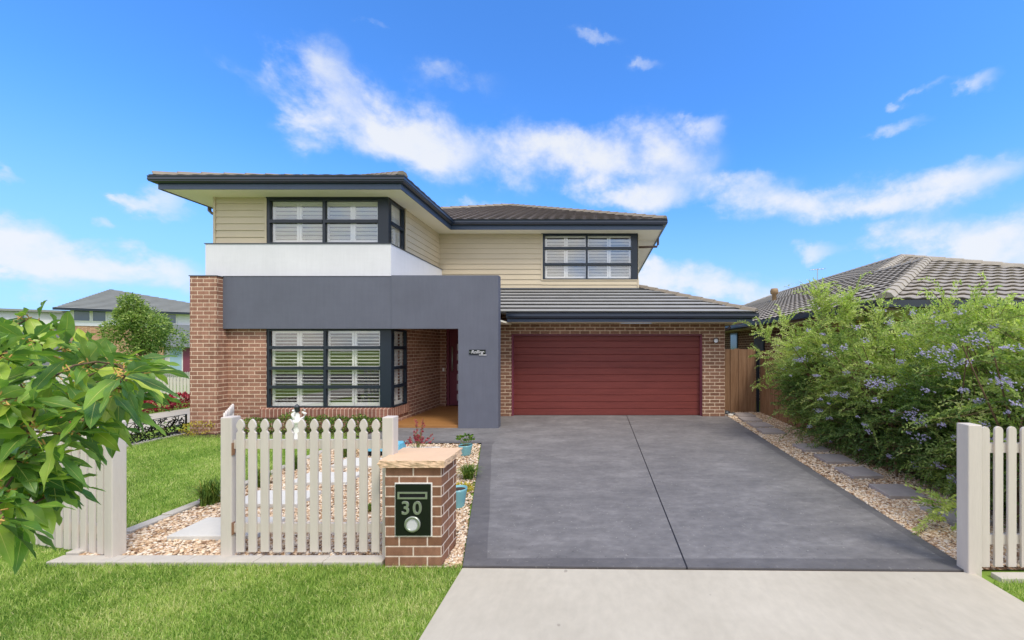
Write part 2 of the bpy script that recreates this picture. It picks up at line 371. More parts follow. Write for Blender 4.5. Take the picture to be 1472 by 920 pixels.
def patch(p00, p10, p11, p01, nx, ny, zo, fn=g, skirt=0.0):
    m = MB(); idx = {}
    for j in range(ny+1):
        for i in range(nx+1):
            u, v = i/nx, j/ny
            x = (1-u)*(1-v)*p00[0]+u*(1-v)*p10[0]+u*v*p11[0]+(1-u)*v*p01[0]
            y = (1-u)*(1-v)*p00[1]+u*(1-v)*p10[1]+u*v*p11[1]+(1-u)*v*p01[1]
            idx[i, j] = len(m.v); m.v.append((x, y, fn(x, y)+zo))
    for j in range(ny):
        for i in range(nx): m.f.append((idx[i, j], idx[i+1, j], idx[i+1, j+1], idx[i, j+1]))
    if skirt:
        ring = [(i, 0) for i in range(nx+1)]+[(nx, j) for j in range(1, ny+1)]+[(i, ny) for i in range(nx-1, -1, -1)]+[(0, j) for j in range(ny-1, -1, -1)]
        b = len(m.v)
        for q in ring: x, y, z = m.v[idx[q]]; m.v.append((x, y, z-skirt))
        for k in range(len(ring)-1): m.f.append((idx[ring[k]], b+k, b+k+1, idx[ring[k+1]]))
    return m
# ------------------------------------------------------------------ ground
xs = np.concatenate([np.linspace(-400, -60, 8), np.linspace(-50, -16, 14), np.linspace(-15, 10, 51), np.linspace(12, 50, 8), np.linspace(80, 400, 6)])
ys = np.concatenate([np.linspace(-300, -20, 8), np.linspace(-15, 2, 10), np.linspace(2.5, 12, 39), np.linspace(13, 60, 20), np.linspace(80, 900, 10)])
gv = np.array([(x, y, g(x, y)-(0.02 if -15 < x < 12 else 0)) for y in ys for x in xs]); nx = len(xs)
gf = np.array([(j*nx+i, j*nx+i+1, (j+1)*nx+i+1, (j+1)*nx+i) for j in range(len(ys)-1) for i in range(nx-1)])
tag(obj('ground', gv, gf, M['ground']), kind='structure')
# gravel base beds
LB = lambda y: -1.14-0.245*(y-3.46)            # driveway left edge
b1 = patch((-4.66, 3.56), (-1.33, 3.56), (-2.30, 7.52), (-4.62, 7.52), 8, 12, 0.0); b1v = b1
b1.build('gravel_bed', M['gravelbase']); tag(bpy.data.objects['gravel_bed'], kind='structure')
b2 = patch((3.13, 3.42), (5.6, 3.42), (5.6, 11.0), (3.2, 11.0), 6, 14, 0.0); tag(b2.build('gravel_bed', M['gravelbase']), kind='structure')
b3 = patch((-9.2, 8.35), (-4.62, 8.05), (-4.62, 8.9), (-9.2, 8.9), 8, 2, -0.005); tag(b3.build('garden_soil', M['soil']), kind='structure')
dm = patch((-1.14, 3.45), (3.15, 3.385), (3.24, 7.5), (-2.13, 7.5), 12, 12, 0.018)
d2 = patch((-4.62, 7.5), (3.24, 7.5), (3.29, 10.3), (-4.62, 10.3), 16, 6, 0.018)
for q in (d2,):
    b = len(dm.v); dm.v += q.v; dm.f += [tuple(b+i for i in f) for f in q.f]
dm.prism([(-1.14, 3.45, 0.018), (-1.14, 3.45, -0.1), (3.15, 3.385, -0.1), (3.15, 3.385, 0.018)], (0, 0.001, 0))
e = [(LB(3.46+4.04*i/10), 3.46+4.04*i/10) for i in range(11)]
for i in range(10):
    (x0, y0), (x1, y1) = e[i], e[i+1]; dm.poly([(x0, y0, g(x0, y0)+0.018), (x1, y1, g(x1, y1)+0.018), (x1, y1, -0.1), (x0, y0, -0.1)])
for i in range(14):
    y0, y1 = 3.4+6.7*i/14, 3.4+6.7*(i+1)/14; x0, x1 = 3.15+0.0213*(y0-3.385), 3.15+0.0213*(y1-3.385)
    dm.poly([(x0, y0, g(x0, y0)+0.018), (x1, y1, g(x1, y1)+0.018), (x1, y1, -0.1), (x0, y0, -0.1)])
tag(dm.build('driveway', M['driveway']), kind='structure')
ap = MB().prism([(-1.14, 3.437, -0.1), (-1.14, 3.437, 0.008), (3.15, 3.372, 0.008), (3.15, 3.372, -0.1)][::-1], (0, 0, 0.0001))
ap = MB(); ap.prism([(-1.14, -4.0, -0.12), (3.17, -4.0, -0.12), (3.15, 3.370, -0.12), (-1.14, 3.435, -0.12)], (0, 0, 0.128))
tag(bevel(ap.build('footpath', M['apron']), 0.006), kind='structure')
gap = MB(); gap.prism([(-1.14, 3.430, -0.1), (3.15, 3.365, -0.1), (3.15, 3.39, -0.1), (-1.14, 3.455, -0.1)], (0, 0, 0.102)); tag(gap.build('expansion_joint', M['soil']), kind='structure')
road = MB(); road.box(-120, 120, -11, -4.2, -0.2, -0.006); tag(road.build('road', M['asphalt']), kind='structure')
kerb = MB(); kerb.box(-120, -1.2, -4.2, -4.0, -0.2, 0.04); kerb.box(3.2, 120, -4.2, -4.0, -0.2, 0.04); tag(kerb.build('kerb', M['edging']), kind='structure')
sp_ = patch((-12.0, -4), (-9.75, -4), (-9.75, 26), (-12.0, 26), 3, 20, 0.012); tag(sp_.build('side_footpath', M['apron']), kind='structure')
# edging strips
ed = MB()
x = -4.78
while x < -1.86:
    x2 = min(x+0.6, -1.86); ed.box(x+0.003, x2-0.003, 3.50, 3.62, -0.05, 0.022+0.001*random.random()); x = x2
tag(bevel(ed.build('concrete_edging', M['edging']), 0.006), kind='structure')
ed = MB(); y = 3.63
while y < 7.5:
    y2 = y+0.4; z = g(-4.7, y+0.2); ed.box(-4.78, -4.66, y+0.003, y2-0.003, z-0.08, z+0.028); y = y2
tag(bevel(ed.build('concrete_edging', M['edging']), 0.006), kind='structure')
ed = MB(); x = 3.27
while x < 6.5:
    x2 = x+0.4; ed.box(x+0.003, x2-0.003, 3.255, 3.35, -0.06, 0.02); x = x2
tag(bevel(ed.build('concrete_edging', M['edging']), 0.006), kind='structure')
# ------------------------------------------------------------------ pavers
def paver(cx, cy, sx, sy, rot, m, name, label, cat, group, th=0.03):
    z = g(cx, cy); o = thing.__call__(name, label, cat) if False else None
    mb = MB(); mb.obox((0, 0, th/2+0.006), (math.cos(rot), math.sin(rot), 0), (-math.sin(rot), math.cos(rot), 0), (0, 0, 1), sx/2, sy/2, th/2+0.012)
    o = mb.build(name, m, rel=True); o.location = (cx, cy, z); bevel(o, 0.006); o.rotation_euler[0] = 0.022
    return tag(o, label, cat, group)
PAV = []
order = ['nearest the open picket gate', 'second from the open gate', 'in the middle of the pebble path', 'fourth, closer to the porch', 'farthest, beside the blue planter box']
for i, (cx, cy, sx, sy) in enumerate([(-3.74, 4.12, 0.84, 0.42), (-3.86, 4.88, 0.80, 0.42), (-3.72, 5.58, 0.76, 0.42), (-3.64, 6.28, 0.72, 0.40), (-3.1, 6.95, 0.7, 0.38)]):
    paver(cx, cy, sx, sy, 0.02*(-1)**i, M['paver'], 'paving_slab', 'pale grey rectangular paving slab in the pebbles, '+order[i], 'paver', 'pale paving slabs leading to the porch'); PAV.append((cx, cy, sx/2, sy/2))
labs = ['farthest, by the paling fence corner', 'second from the paling fence', 'third from the paling fence', 'fourth from the paling fence', 'half hidden under the hedge, fifth from the paling fence', 'sixth from the paling fence, under the hedge edge', 'third from the picket fence post', 'second from the picket fence post, fully in view', 'nearest the white picket fence post, leaves across it']
for i, (cx, cy) in enumerate([(3.75, 10.25), (3.68, 9.65), (3.66, 9.02), (3.64, 8.42), (3.80, 7.15), (3.82, 6.48), (3.78, 5.82), (3.80, 5.10), (3.92, 4.40)]):
    paver(cx, cy, 0.44, 0.42, 0.05*(-1)**i, M['slate'], 'stepping_stone', 'dark square stepping stone, '+labs[i], 'stepping stone', 'dark stepping stones beside the hedge', 0.032); PAV.append((cx, cy, 0.22, 0.21))
# ------------------------------------------------------------------ pebbles & grass (numpy)
def ico():
    t = (1+5**.5)/2; v = np.array([(-1, t, 0), (1, t, 0), (-1, -t, 0), (1, -t, 0), (0, -1, t), (0, 1, t), (0, -1, -t), (0, 1, -t), (t, 0, -1), (t, 0, 1), (-t, 0, -1), (-t, 0, 1)], float)
    v /= np.linalg.norm(v[0])
    f = np.array([(0, 11, 5), (0, 5, 1), (0, 1, 7), (0, 7, 10), (0, 10, 11), (1, 5, 9), (5, 11, 4), (11, 10, 2), (10, 7, 6), (7, 1, 8), (3, 9, 4), (3, 4, 2), (3, 2, 6), (3, 6, 8), (3, 8, 9), (4, 9, 5), (2, 4, 11), (6, 2, 10), (8, 6, 7), (9, 8, 1)])
    return v, f
def pebbles(name, pts, smin, smax):
    v0, f0 = ico(); n = len(pts)
    L = rng.uniform(smin, smax, n); W = L*rng.uniform(0.55, 0.85, n); T = L*rng.uniform(0.3, 0.5, n); th = rng.uniform(0, 2*np.pi, n)
    jit = 1+rng.uniform(-0.22, 0.22, (n, 12, 1))
    v = v0[None]*jit*np.stack([L, W, T], 1)[:, None]/2
    tl = rng.normal(0, 0.28, n); ct, st = np.cos(tl), np.sin(tl)
    y = v[..., 1]*ct[:, None]-v[..., 2]*st[:, None]; z = v[..., 1]*st[:, None]+v[..., 2]*ct[:, None]; v = np.stack([v[..., 0], y, z], -1)
    c, s = np.cos(th)[:, None], np.sin(th)[:, None]
    vx = v[..., 0]*c-v[..., 1]*s; vy = v[..., 0]*s+v[..., 1]*c
    V = np.stack([vx+pts[:, None, 0], vy+pts[:, None, 1], v[..., 2]+pts[:, None, 2]], -1).reshape(-1, 3)
    Fc = (f0[None]+(np.arange(n)*12)[:, None, None]).reshape(-1, 3)
    tint = np.repeat(rng.uniform(0, 1, n), 12)
    o = obj(name, V, Fc, M['gravel'], tint=tint, smooth=True); return o
def ok_peb(x, y):
    for cx, cy, hx, hy in PAV:
        if abs(x-cx) < hx+0.004 and abs(y-cy) < hy+0.004: return False
    return True
def sample(n, x0, x1, y0, y1, test):
    out = []
    for _ in range(n):
        x, y = random.uniform(x0, x1), random.uniform(y0, y1)
        if test(x, y) and ok_peb(x, y): out.append((x, y, g(x, y)+random.uniform(0.0, 0.014)))
    return np.array(out)
tl = lambda x, y: x < LB(y)-0.02 and not (x < -1.32 and x > -1.83 and 3.45 < y < 3.84)
p = sample(30000, -4.65, -1.15, 3.63, 7.47, tl); q = sample(5000, -4.65, -1.15, 3.63, 4.6, tl); q2 = sample(700, -1.34, -1.16, 3.46, 4.2, tl)
tag(pebbles('gravel', np.concatenate([p, q, q2]), 0.024, 0.05), 'tan and cream river pebbles filling the garden bed behind the picket fence', 'gravel', kind='stuff')
tr = lambda x, y: x > 3.17+0.0213*(y-3.385) and not (3.28 < x and y < 3.46)
p = sample(22000, 3.15, 4.5, 3.40, 10.8, tr); q = sample(9000, 3.15, 4.4, 3.40, 5.2, tr)
tag(pebbles('gravel', np.concatenate([p, q]), 0.024, 0.048), 'tan gravel strip between the driveway and the flowering hedge', 'gravel', kind='stuff')
def blades(name, pts, l0, l1, w, label, lean=0.5, patchy=True):
    n = len(pts); L = rng.uniform(l0, l1, n); th = rng.uniform(0, 2*np.pi, n); ph = rng.uniform(0, 2*np.pi, n); ln = np.abs(rng.normal(0, lean, n))
    side = np.stack([np.cos(th), np.sin(th), np.zeros(n)], 1)*(w*rng.uniform(.7, 1.3, n))[:, None]
    d = np.stack([np.cos(ph)*np.sin(ln), np.sin(ph)*np.sin(ln), np.cos(ln)], 1)
    d2 = np.stack([np.cos(ph)*np.sin(ln*1.8+.2), np.sin(ph)*np.sin(ln*1.8+.2), np.cos(ln*1.8+.2)], 1)
    m = pts+d*(L*0.55)[:, None]; t = m+d2*(L*0.5)[:, None]
    V = np.stack([pts-side, pts+side, m+side*.8, m-side*.8, t], 1).reshape(-1, 3); b = (np.arange(n)*5)[:, None]
    Q = b+np.array([[0, 1, 2, 3]]); T = b+np.array([[3, 2, 4]])
    from mathutils import noise as mn
    pn = np.array([mn.noise((a*1.1, c*1.1, 0))*0.5+mn.noise((a*5, c*5, 3))*0.3 for a, c in pts[:, :2]]) if patchy else 0
    tint = np.clip(0.36+pn*0.65+rng.normal(0, 0.28, n)+.16, 0, 1)
    o = obj(name, V, [Q, T], M['grass'], tint=np.repeat(tint, 5)); return tag(o, label, 'grass', kind='stuff')
def gsample(n, x0, x1, y0, y1, test=lambda x, y: True):
    a = np.stack([rng.uniform(x0, x1, n), rng.uniform(y0, y1, n)], 1)
    k = np.array([test(x, y) for x, y in a]); a = a[k]
    return np.concatenate([a, np.array([[g(x, y)-0.012] for x, y in a])], 1)
vt = lambda x, y: (x < -1.155) and (y < 3.49 if x > -4.78 else y < 3.9-(x+4.78)*0.23) and not (-1.83 < x < -1.32 and y > 3.455)
A = gsample(85000, -4.9, -1.15, 2.35, 3.5, vt); B = gsample(26000, -7.5, -4.78, 2.3, 4.6, vt)
blades('verge_grass', np.concatenate([A, B]), 0.022, 0.055, 0.0021, 'bright green mown verge grass in front of the picket fence and letterbox', 0.6)
yt = lambda x, y: (y > 3.9-(x+4.78)*0.21) and y < 8.42
A = gsample(60000, -8.9, -4.79, 3.7, 6.0, yt); B = gsample(45000, -9.2, -4.79, 6.0, 8.45, yt)
blades('lawn_grass', np.concatenate([A, B]), 0.025, 0.055, 0.0026, 'lawn inside the picket fence, left of the gravel path', 0.6)
A = gsample(14000, 3.18, 4.9, 2.4, 3.25); blades('verge_grass', A, 0.025, 0.06, 0.0019, 'small corner of verge grass right of the pale concrete, before the fence', 0.6)
A = gsample(22000, -22, -9.3, 5, 17, lambda x, y: x < -12.1 or x > -9.7); blades('roadside_grass', A, 0.05, 0.10, 0.009, 'grass strip beside the side street path beyond the corner', 0.6)
# ------------------------------------------------------------------ tile roof planes
def tiled(mb, O, e, s, polyg, course=0.32, th=0.028, wave=0.0, tw=0.3, jit=0.0):
    """O origin, e unit along eave, s unit up slope, polyg [(u,t)] convex"""
    O, e, s = Vector(O), Vector(e).normalized(), Vector(s).normalized(); n = e.cross(s).normalized()
    if n.z < 0: n = -n
    tm = max(t for u, t in polyg); t0 = min(t for u, t in polyg)
    def ext(t):
        us = []
        for i in range(len(polyg)):
            (u1, a), (u2, b) = polyg[i], polyg[(i+1) % len(polyg)]
            if abs(a-b) < 1e-9:
                if abs(t-a) < 1e-6: us += [u1, u2]
            elif min(a, b)-1e-9 <= t <= max(a, b)+1e-9: us.append(u1+(u2-u1)*(t-a)/(b-a))
        return (min(us), max(us)) if us else None
    k = 0; t = t0; du = tw/6 if wave else tw
    mb.poly([tuple(O+e*u+s*q_-n*.012) for u, q_ in polyg])
    while t < tm-1e-4:
        t2 = min(t+course, tm); A = ext(t+1e-7); B = ext(t2-1e-7)
        if not A or not B: break
        lo, hi = min(A[0], B[0]), max(A[1], B[1])
        off = 0 if (k % 2 == 0 or wave) else tw/2
        us = [lo]; q = math.floor((lo-off)/du)+1
        while q*du+off < hi-1e-6: us.append(q*du+off); q += 1
        us.append(hi); base = len(mb.v); nu = len(us)
        for row in range(4):
            for u in us:
                tt = (t+0.06, t, t, t2)[row]; E = A if row < 3 else B; uu = min(max(u, E[0]), E[1])
                wv = 0
                if wave: ph = (u/tw) % 1.0; wv = wave*(math.sin(ph*2*math.pi)*0.5+0.5)
                h = (0.0, th+wv-0.014, th+wv, wv*0.7+0.002)[row]
                mb.v.append(tuple(O+e*uu+s*tt+n*h))
        for row in range(3):
            for i in range(nu-1): a = base+row*nu+i; mb.f.append((a, a+1, a+1+nu, a+nu))
        # wave underside shadow gap at butt
        t = t2; k += 1
def caps(mb, A, B, w=0.11, L=0.36, lift=0.03, hh=0.06):
    A, B = Vector(A), Vector(B); d = B-A; n = max(1, int(d.length/L)); d.normalize(); side = d.cross(Vector((0, 0, 1))).normalized(); up = side.cross(d)
    if up.z < 0: up = -up
    step = (B-A).length/n
    for i in range(n):
        p, q = A+d*step*i, A+d*(step*(i+1)+0.03)
        b = len(mb.v)
        for P_, ex in ((p, 0.022), (q, 0.0)):
            for a, z in ((-1, -0.035), (-0.62, hh*0.62), (0, hh), (0.62, hh*0.62), (1, -0.035)): mb.v.append(tuple(P_+side*w*a*(1+ex*2)+up*(lift+z+ex)))
        for j in range(4): mb.f.append((b+j, b+j+1, b+6+j, b+5+j))
        mb.f.append((b, b+1, b+2, b+3, b+4))
def weatherboards(mb, P0, e, nrm, length, z0, z1, pitch=0.15, th=0.022):
    P0, e, nrm = Vector(P0), Vector(e).normalized(), Vector(nrm).normalized(); z = z1
    while z > z0+1e-4:
        zb = max(z-pitch, z0); b = len(mb.v)
        for u in (0, length):
            for o_, zz in ((0.004, z), (th, zb+0.004), (th-0.003, zb), (0.002, zb)): p = P0+e*u+nrm*o_; mb.v.append((p.x, p.y, zz))
        for k in range(3): mb.f.append((b+k, b+4+k, b+5+k, b+1+k))
        mb.f.append((b, b+1, b+2, b+3)); mb.f.append((b+7, b+6, b+5, b+4))
        z = zb
# ------------------------------------------------------------------ the house
house = thing('house', 'two-storey brick and weatherboard house with red garage door and grey entry portal', 'house', (-2.5, 10, 0))
w = MB()
w.box(-8.66, -8.09, 8.60, 9.25, -0.1, 3.407)
w.build('brick_pillar', M['brick'], house); MB().box(-8.675, -8.075, 8.585, 9.26, 3.407, 3.425).build('pillar_cap', M['flash'], house)
w = MB()
w.box(-8.09, -7.256, 8.862, 9.10, -0.1, 3.30); w.box(-7.256, -4.53, 8.862, 9.10, -0.1, 0.40); w.box(-7.256, -4.53, 8.90, 9.10, 2.30, 3.30)
w.box(-4.77, -4.53, 9.10, 9.62, -0.1, 0.40); w.box(-4.77, -4.53, 9.62, 11.76, -0.1, 3.30); w.box(-4.77, -4.53, 9.10, 9.62, 2.30, 3.30)
w.box(-8.66, -8.42, 9.25, 20, -0.1, 3.30)
w.build('brick_wall', M['brick'], house)
w = MB(); w.box(-4.53, -4.36, 11.70, 11.94, 0.1, 3.0); w.box(-3.22, -2.402, 11.70, 11.94, 0.1, 3.0); w.build('entry_brick_wall', M['brick'], house)
w = MB()
w.box(-2.40, -2.125, 10.10, 10.34, 0.0, 2.497); w.box(2.664, 3.22, 10.10, 10.34, 0.0, 2.497); w.box(-2.125, 2.664, 10.10, 10.34, 2.228, 2.497)
w.box(-2.40, -2.16, 10.34, 11.70, 0.0, 2.9); w.box(2.98, 3.22, 10.34, 20, 0, 2.497)
w.build('garage_brick_wall', M['brick_dark'], house)
# sill
s_ = MB()
s_.prism([(-7.36, 8.822, 0.355), (-7.36, 8.822, 0.535), (-7.36, 8.90, 0.562), (-7.36, 8.90, 0.355)], (2.87, 0, 0))
s_.box(-4.53, -4.492, 8.822, 9.70, 0.355, 0.545)
s_.build('brick_sill', M['brick_sill'], house)
# interior floors/ceilings and room walls
r = MB(); r.box(-8.4, -4.8, 11.6, 11.7, 0, 3.3); r.build('room_wall', M['interior'], house)
r = MB(); r.box(-8.4, -4.54, 9.1, 11.7, 2.45, 2.5); r.build('room_ceiling', M['interior'], house)
MB().box(-8.4, -4.54, 9.1, 11.7, 0.2, 0.25).build('room_floor', M['interior'], house)
for bx_, nm_ in (((-8.4, -4.64, 11.5, 11.6, 3.5, 5.1), 'upstairs_wall'), ((-8.4, -4.64, 9.2, 11.6, 3.45, 3.5), 'upstairs_floor'), ((-1.8, 1.1, 14.3, 14.4, 3.5, 5.1), 'upstairs_wall'), ((-1.8, 1.1, 12.0, 14.4, 3.45, 3.5), 'upstairs_floor')): MB().box(*bx_).build(nm_, M['interior'], house)
# portal / beam
pb = MB(); pb.box(-8.088, -4.43, 8.742, 8.858, 2.295, 3.425); pb.build('rendered_beam', M['grey_render'], house)
MB().box(-8.088, -4.432, 8.735, 8.862, 3.425, 3.437).build('beam_flashing', M['flash'], house)
pp = MB()
pts = [(-4.43, 2.295), (-2.984, 2.295), (-2.984, 0.05), (-2.117, 0.05), (-2.117, 3.45), (-4.43, 3.45)]
pp.prism([(x, 8.728, z) for x, z in pts], (0, 0.21, 0)); pp.build('entry_portal', M['grey_render'], house)
# white band
wb = MB(); wb.box(-8.585, -4.508, 8.862, 20, 3.302, 4.16); wb.build('white_band_wall', M['white_render'], house)
fl = MB(); fl.box(-8.60, -4.493, 8.848, 19.9, 4.16, 4.178); fl.build('band_flashing', M['flash'], house)
# upper walls
wc = MB(); wc.box(-8.43, -4.604, 8.965, 9.1, 4.178, 5.25) if False else None
weatherboards(wc, (-8.44, 8.95, 0), (1, 0, 0), (0, -1, 0), 1.12, 4.18, 5.23, 0.15)
weatherboards(wc, (-4.594, 9.68, 0), (0, 1, 0), (1, 0, 0), 2.12, 4.18, 5.23, 0.15)
weatherboards(wc, (-4.594, 11.8, 0), (1, 0, 0), (0, -1, 0), 3.03, 3.42, 5.23, 0.15)
weatherboards(wc, (-1.564, 11.8, 0), (1, 0, 0), (0, -1, 0), 2.784, 3.42, 3.87, 0.15)
weatherboards(wc, (-8.44, 20, 0), (0, -1, 0), (-1, 0, 0), 11.05, 4.18, 5.23, 0.15)
weatherboards(wc, (1.22, 11.8, 0), (0, 1, 0), (1, 0, 0), 10, 3.42, 5.23, 0.15)
wc.box(-8.44, -7.32, 8.952, 9.05, 4.18, 5.23); wc.box(-4.70, -4.598, 9.68, 11.9, 4.18, 5.23); wc.box(-4.594, -1.57, 11.802, 11.9, 3.2, 5.23); wc.box(-1.57, 1.216, 11.802, 11.9, 3.2, 3.885)
wc.box(1.12, 1.216, 11.9, 21.8, 3.2, 5.23); wc.box(-8.43, -8.3, 9.05, 20, 4.18, 5.23); wc.box(-8.43, 1.2, 19.9, 20, 0.1, 5.23)
wc.build('weatherboard_wall', M['cladding'], house)
for bx_ in ((-8.47, -8.425, 8.918, 8.965, 4.18, 5.23), (-7.335, -7.29, 8.918, 8.965, 4.18, 5.23), (-4.572, -4.555, 9.66, 9.70, 4.18, 5.23), (-1.605, -1.56, 11.768, 11.815, 3.85, 5.23), (1.205, 1.25, 11.77, 11.815, 3.42, 3.86), (-1.56, 1.2, 11.768, 11.815, 3.845, 3.872)): MB().box(*bx_).build('corner_trim', M['cladding'], house)
# windows ------------------------------------------------
def shutter(par, A, B, z0, z1, tilt, nrm, lou=0.075, stile=0.05):
    """plantation shutter panels filling A..B (2d points), divided in two"""
    A, B = Vector(A), Vector(B); e = (B-A); Lh = e.length; e.normalize(); n = Vector(nrm)
    for k in range(2 if Lh > 0.5 else 1):
        nn = 2 if Lh > 0.5 else 1
        u0, u1 = Lh*k/nn+0.004, Lh*(k+1)/nn-0.004; m = MB(); zz = z1-z0
        def bx(ua, ub, za, zb, d=0.02): m.obox((*(A+e*(ua+ub)/2), (za+zb)/2), (*e, 0), (*n, 0), (0, 0, 1), (ub-ua)/2, d, (zb-za)/2)
        bx(u0, u0+stile, z0, z1); bx(u1-stile, u1, z0, z1); bx(u0+stile, u1-stile, z0, z0+0.085); bx(u0+stile, u1-stile, z1-0.07, z1)
        z = z0+0.085+lou*0.6
        while z < z1-0.08:
            ay = Vector((n.x*math.cos(tilt), n.y*math.cos(tilt), -math.sin(tilt))); az = Vector((n.x*math.sin(tilt), n.y*math.sin(tilt), math.cos(tilt)))
            c = A+e*(u0+u1)/2; m.obox((c.x, c.y, z), (*e, 0), ay, az, (u1-u0)/2-stile, 0.038, 0.0055); z += lou
        m.build('shutter', M['shutter'], par)
def window(A, B, z0, z1, cols, rows, nrm, tilt=0.3, fr=0.05, endpost=0.0, depth=0.07, lou=0.075, mull=0.06, setb=0.105):
    """A->B along wall at frame front plane; nrm outward; cols / rows fractional breaks"""
    A, B, n = Vector(A), Vector(B), Vector(nrm); e = B-A; L = e.length; e.normalize(); m = MB()
    def bx(ua, ub, za, zb, d=depth, o_=0.0): c = A+e*(ua+ub)/2-n*(d/2+o_); m.obox((c.x, c.y, (za+zb)/2), (*e, 0), (*n, 0), (0, 0, 1), (ub-ua)/2, d/2, (zb-za)/2)
    bx(0, fr, z0, z1); bx(L-fr-endpost, L, z0, z1); bx(fr, L-fr-endpost, z0, z0+fr*0.6); bx(fr, L-fr-endpost, z1-fr*0.8, z1)
    cu = [fr]+[fr+(L-2*fr-endpost)*c for c in cols]+[L-fr-endpost]
    for c in cu[1:-1]: bx(c-mull/2, c+mull/2, z0+fr*0.6, z1-fr*0.8, depth*0.9, 0.004)
    zr = [z0]+[z0+(z1-z0)*q for q in rows]+[z1]
    for q in zr[1:-1]:
        for i in range(len(cu)-1):
            a = cu[i]+(mull/2 if i > 0 else 0); b = cu[i+1]-(mull/2 if i < len(cu)-2 else 0)
            bx(a, b, q-0.035, q+0.035, depth*0.8, -0.008)
    fo = m.build('window', M['frame'], house)
    for i in range(len(cu)-1):
        gm = MB(); p, q = A+e*cu[i]-n*0.045, A+e*cu[i+1]-n*0.045
        gm.poly([(p.x, p.y, z0), (q.x, q.y, z0), (q.x, q.y, z1), (p.x, p.y, z1)]); gm.build('pane', M['glass'], fo)
        p2, q2 = A+e*(cu[i]+0.005)-n*setb, A+e*(cu[i+1]-0.005)-n*setb
        shutter(fo, p2, q2, z0+0.02, z1-0.02, tilt, n, lou)
    return fo
window((-7.256, 8.885), (-4.512, 8.885), 0.563, 2.293, [0.5], [0.262, 0.503, 0.765], (0, -1), -0.3, 0.05, 0.20)
window((-4.508, 8.957), (-4.508, 9.62), 0.56, 2.293, [], [0.262, 0.503, 0.765], (1, 0), -0.3, 0.05, 0.0)
window((-7.29, 8.93), (-4.596, 8.93), 4.182, 5.185, [0.5], [0.5], (0, -1), -0.7, 0.06, 0.18, lou=.09)
window((-4.592, 9.0), (-4.592, 9.66), 4.182, 5.19, [], [0.5], (1, 0), -0.8, 0.05, 0.0)
window((-1.56, 11.77), (1.205, 11.77), 3.875, 5.20, [0.487], [0.335, 0.69], (0, -1), -0.7, 0.055, 0.13, lou=.09)
for bx_ in ((-7.30, -4.60, 8.915, 8.96, 5.185, 5.215), (-1.60, 1.21, 11.755, 11.80, 5.20, 5.222)): MB().box(*bx_).build('window_head', M['frame'], house)
# soffits
sf = MB()
def flat(x0, x1, y0, y1, z): sf.box(x0, x1, y0, y1, z, z+0.03)
flat(-9.16, -4.075, 8.435, 8.945, 5.215); flat(-4.59, -4.075, 8.945, 11.795, 5.215); flat(-4.075, 1.875, 11.315, 11.795, 5.215); flat(1.225, 1.875, 11.795, 22, 5.215); flat(-9.16, -8.445, 8.945, 22, 5.215)
flat(-2.10, 3.705, 9.57, 10.095, 2.5); flat(3.225, 3.705, 10.095, 20, 2.5)
sf.build('soffit', M['soffit'], house)
MB().box(-8.4, -4.65, 9.1, 11.7, 5.25, 5.28).build('ceiling', M['interior'], house)
pc = MB(); pc.box(-4.53, -2.12, 8.94, 11.8, 2.46, 2.5); pc.build('porch_ceiling', M['soffit'], house)
# gutters, fascia
def eave(path, zt, zf, drop=0.13):
    prof = [(0.0, zt-0.012), (0.0, zt), (-0.012, zt), (-0.012, zt-drop+0.02), (-0.10, zt-drop+0.02), (-0.10, zt-0.03), (-0.112, zt-0.03), (-0.112, zt-drop), (-0.06, zt-drop), (-0.02, zt-drop+0.02), (0.0, zt-drop+0.05), (-0.006, zt-0.03)]
    MB().sweep(prof, path).build('gutter', M['navy'], house)
    MB().sweep([(-0.114, zf), (-0.114, zt-0.02), (-0.134, zt-0.02), (-0.134, zf)], path).build('fascia', M['fascia'], house)
    MB().sweep([(-0.13, zt-0.04), (-0.02, zt-0.005), (-0.02, zt-0.02), (-0.13, zt-0.055)], path).build('tile_underlay', M['tile_brown'], house)
UP = [(-9.27, 22.5), (-9.27, 8.32), (-3.96, 8.32), (-3.96, 11.2), (1.99, 11.2), (1.99, 22.5)]
UPr = UP; eave(UPr, 5.44, 5.195)
GA = [(-2.112, 9.45), (3.82, 9.45), (3.82, 20)]
eave(GA, 2.70, 2.495)
# roofs
P1 = 0.42; c1 = 1/math.sqrt(1+P1*P1); z1 = 5.445
rm = MB(); XR = 1.97; XL = -9.25; XC = (XR+XL)/2; HW = (XR-XL)/2; YF = 11.22
sl = HW/c1
tiled(rm, (XL, YF, z1), (1, 0, 0), (0, 1, P1), [(0, 0), (2*HW, 0), (HW, sl)], 0.32, 0.026, 0.018, 0.3)
tiled(rm, (XR, YF, z1), (0, 1, 0), (-1, 0, P1), [(0, 0), (2*HW, 0), (HW, sl)], 0.32, 0.026, 0.018, 0.3)
tiled(rm, (XL, YF, z1), (0, 1, 0), (1, 0, P1), [(0, 0), (2*HW, 0), (HW, sl)], 0.32, 0.026, 0.018, 0.3)
tiled(rm, (XL, YF+2*HW, z1), (1, 0, 0), (0, -1, P1), [(0, 0), (2*HW, 0), (HW, sl)], 0.32, 0.026, 0.018, 0.3)
X2 = -3.98; h2 = (X2-XL)/2; PW = .395; s2 = h2*math.sqrt(1+PW*PW); z1 = 5.437; YW = 8.34
tiled(rm, (XL, YW, z1), (1, 0, 0), (0, 1, PW), [(0, 0), (2*h2, 0), (h2, s2)], 0.32, 0.022, 0.010, 0.3)
tiled(rm, (X2, YW, z1), (0, 1, 0), (-1, 0, PW), [(0, 0), (YF-YW, 0), (YF-YW+h2, s2), (h2, s2)], 0.32, 0.022, 0.010, 0.3)
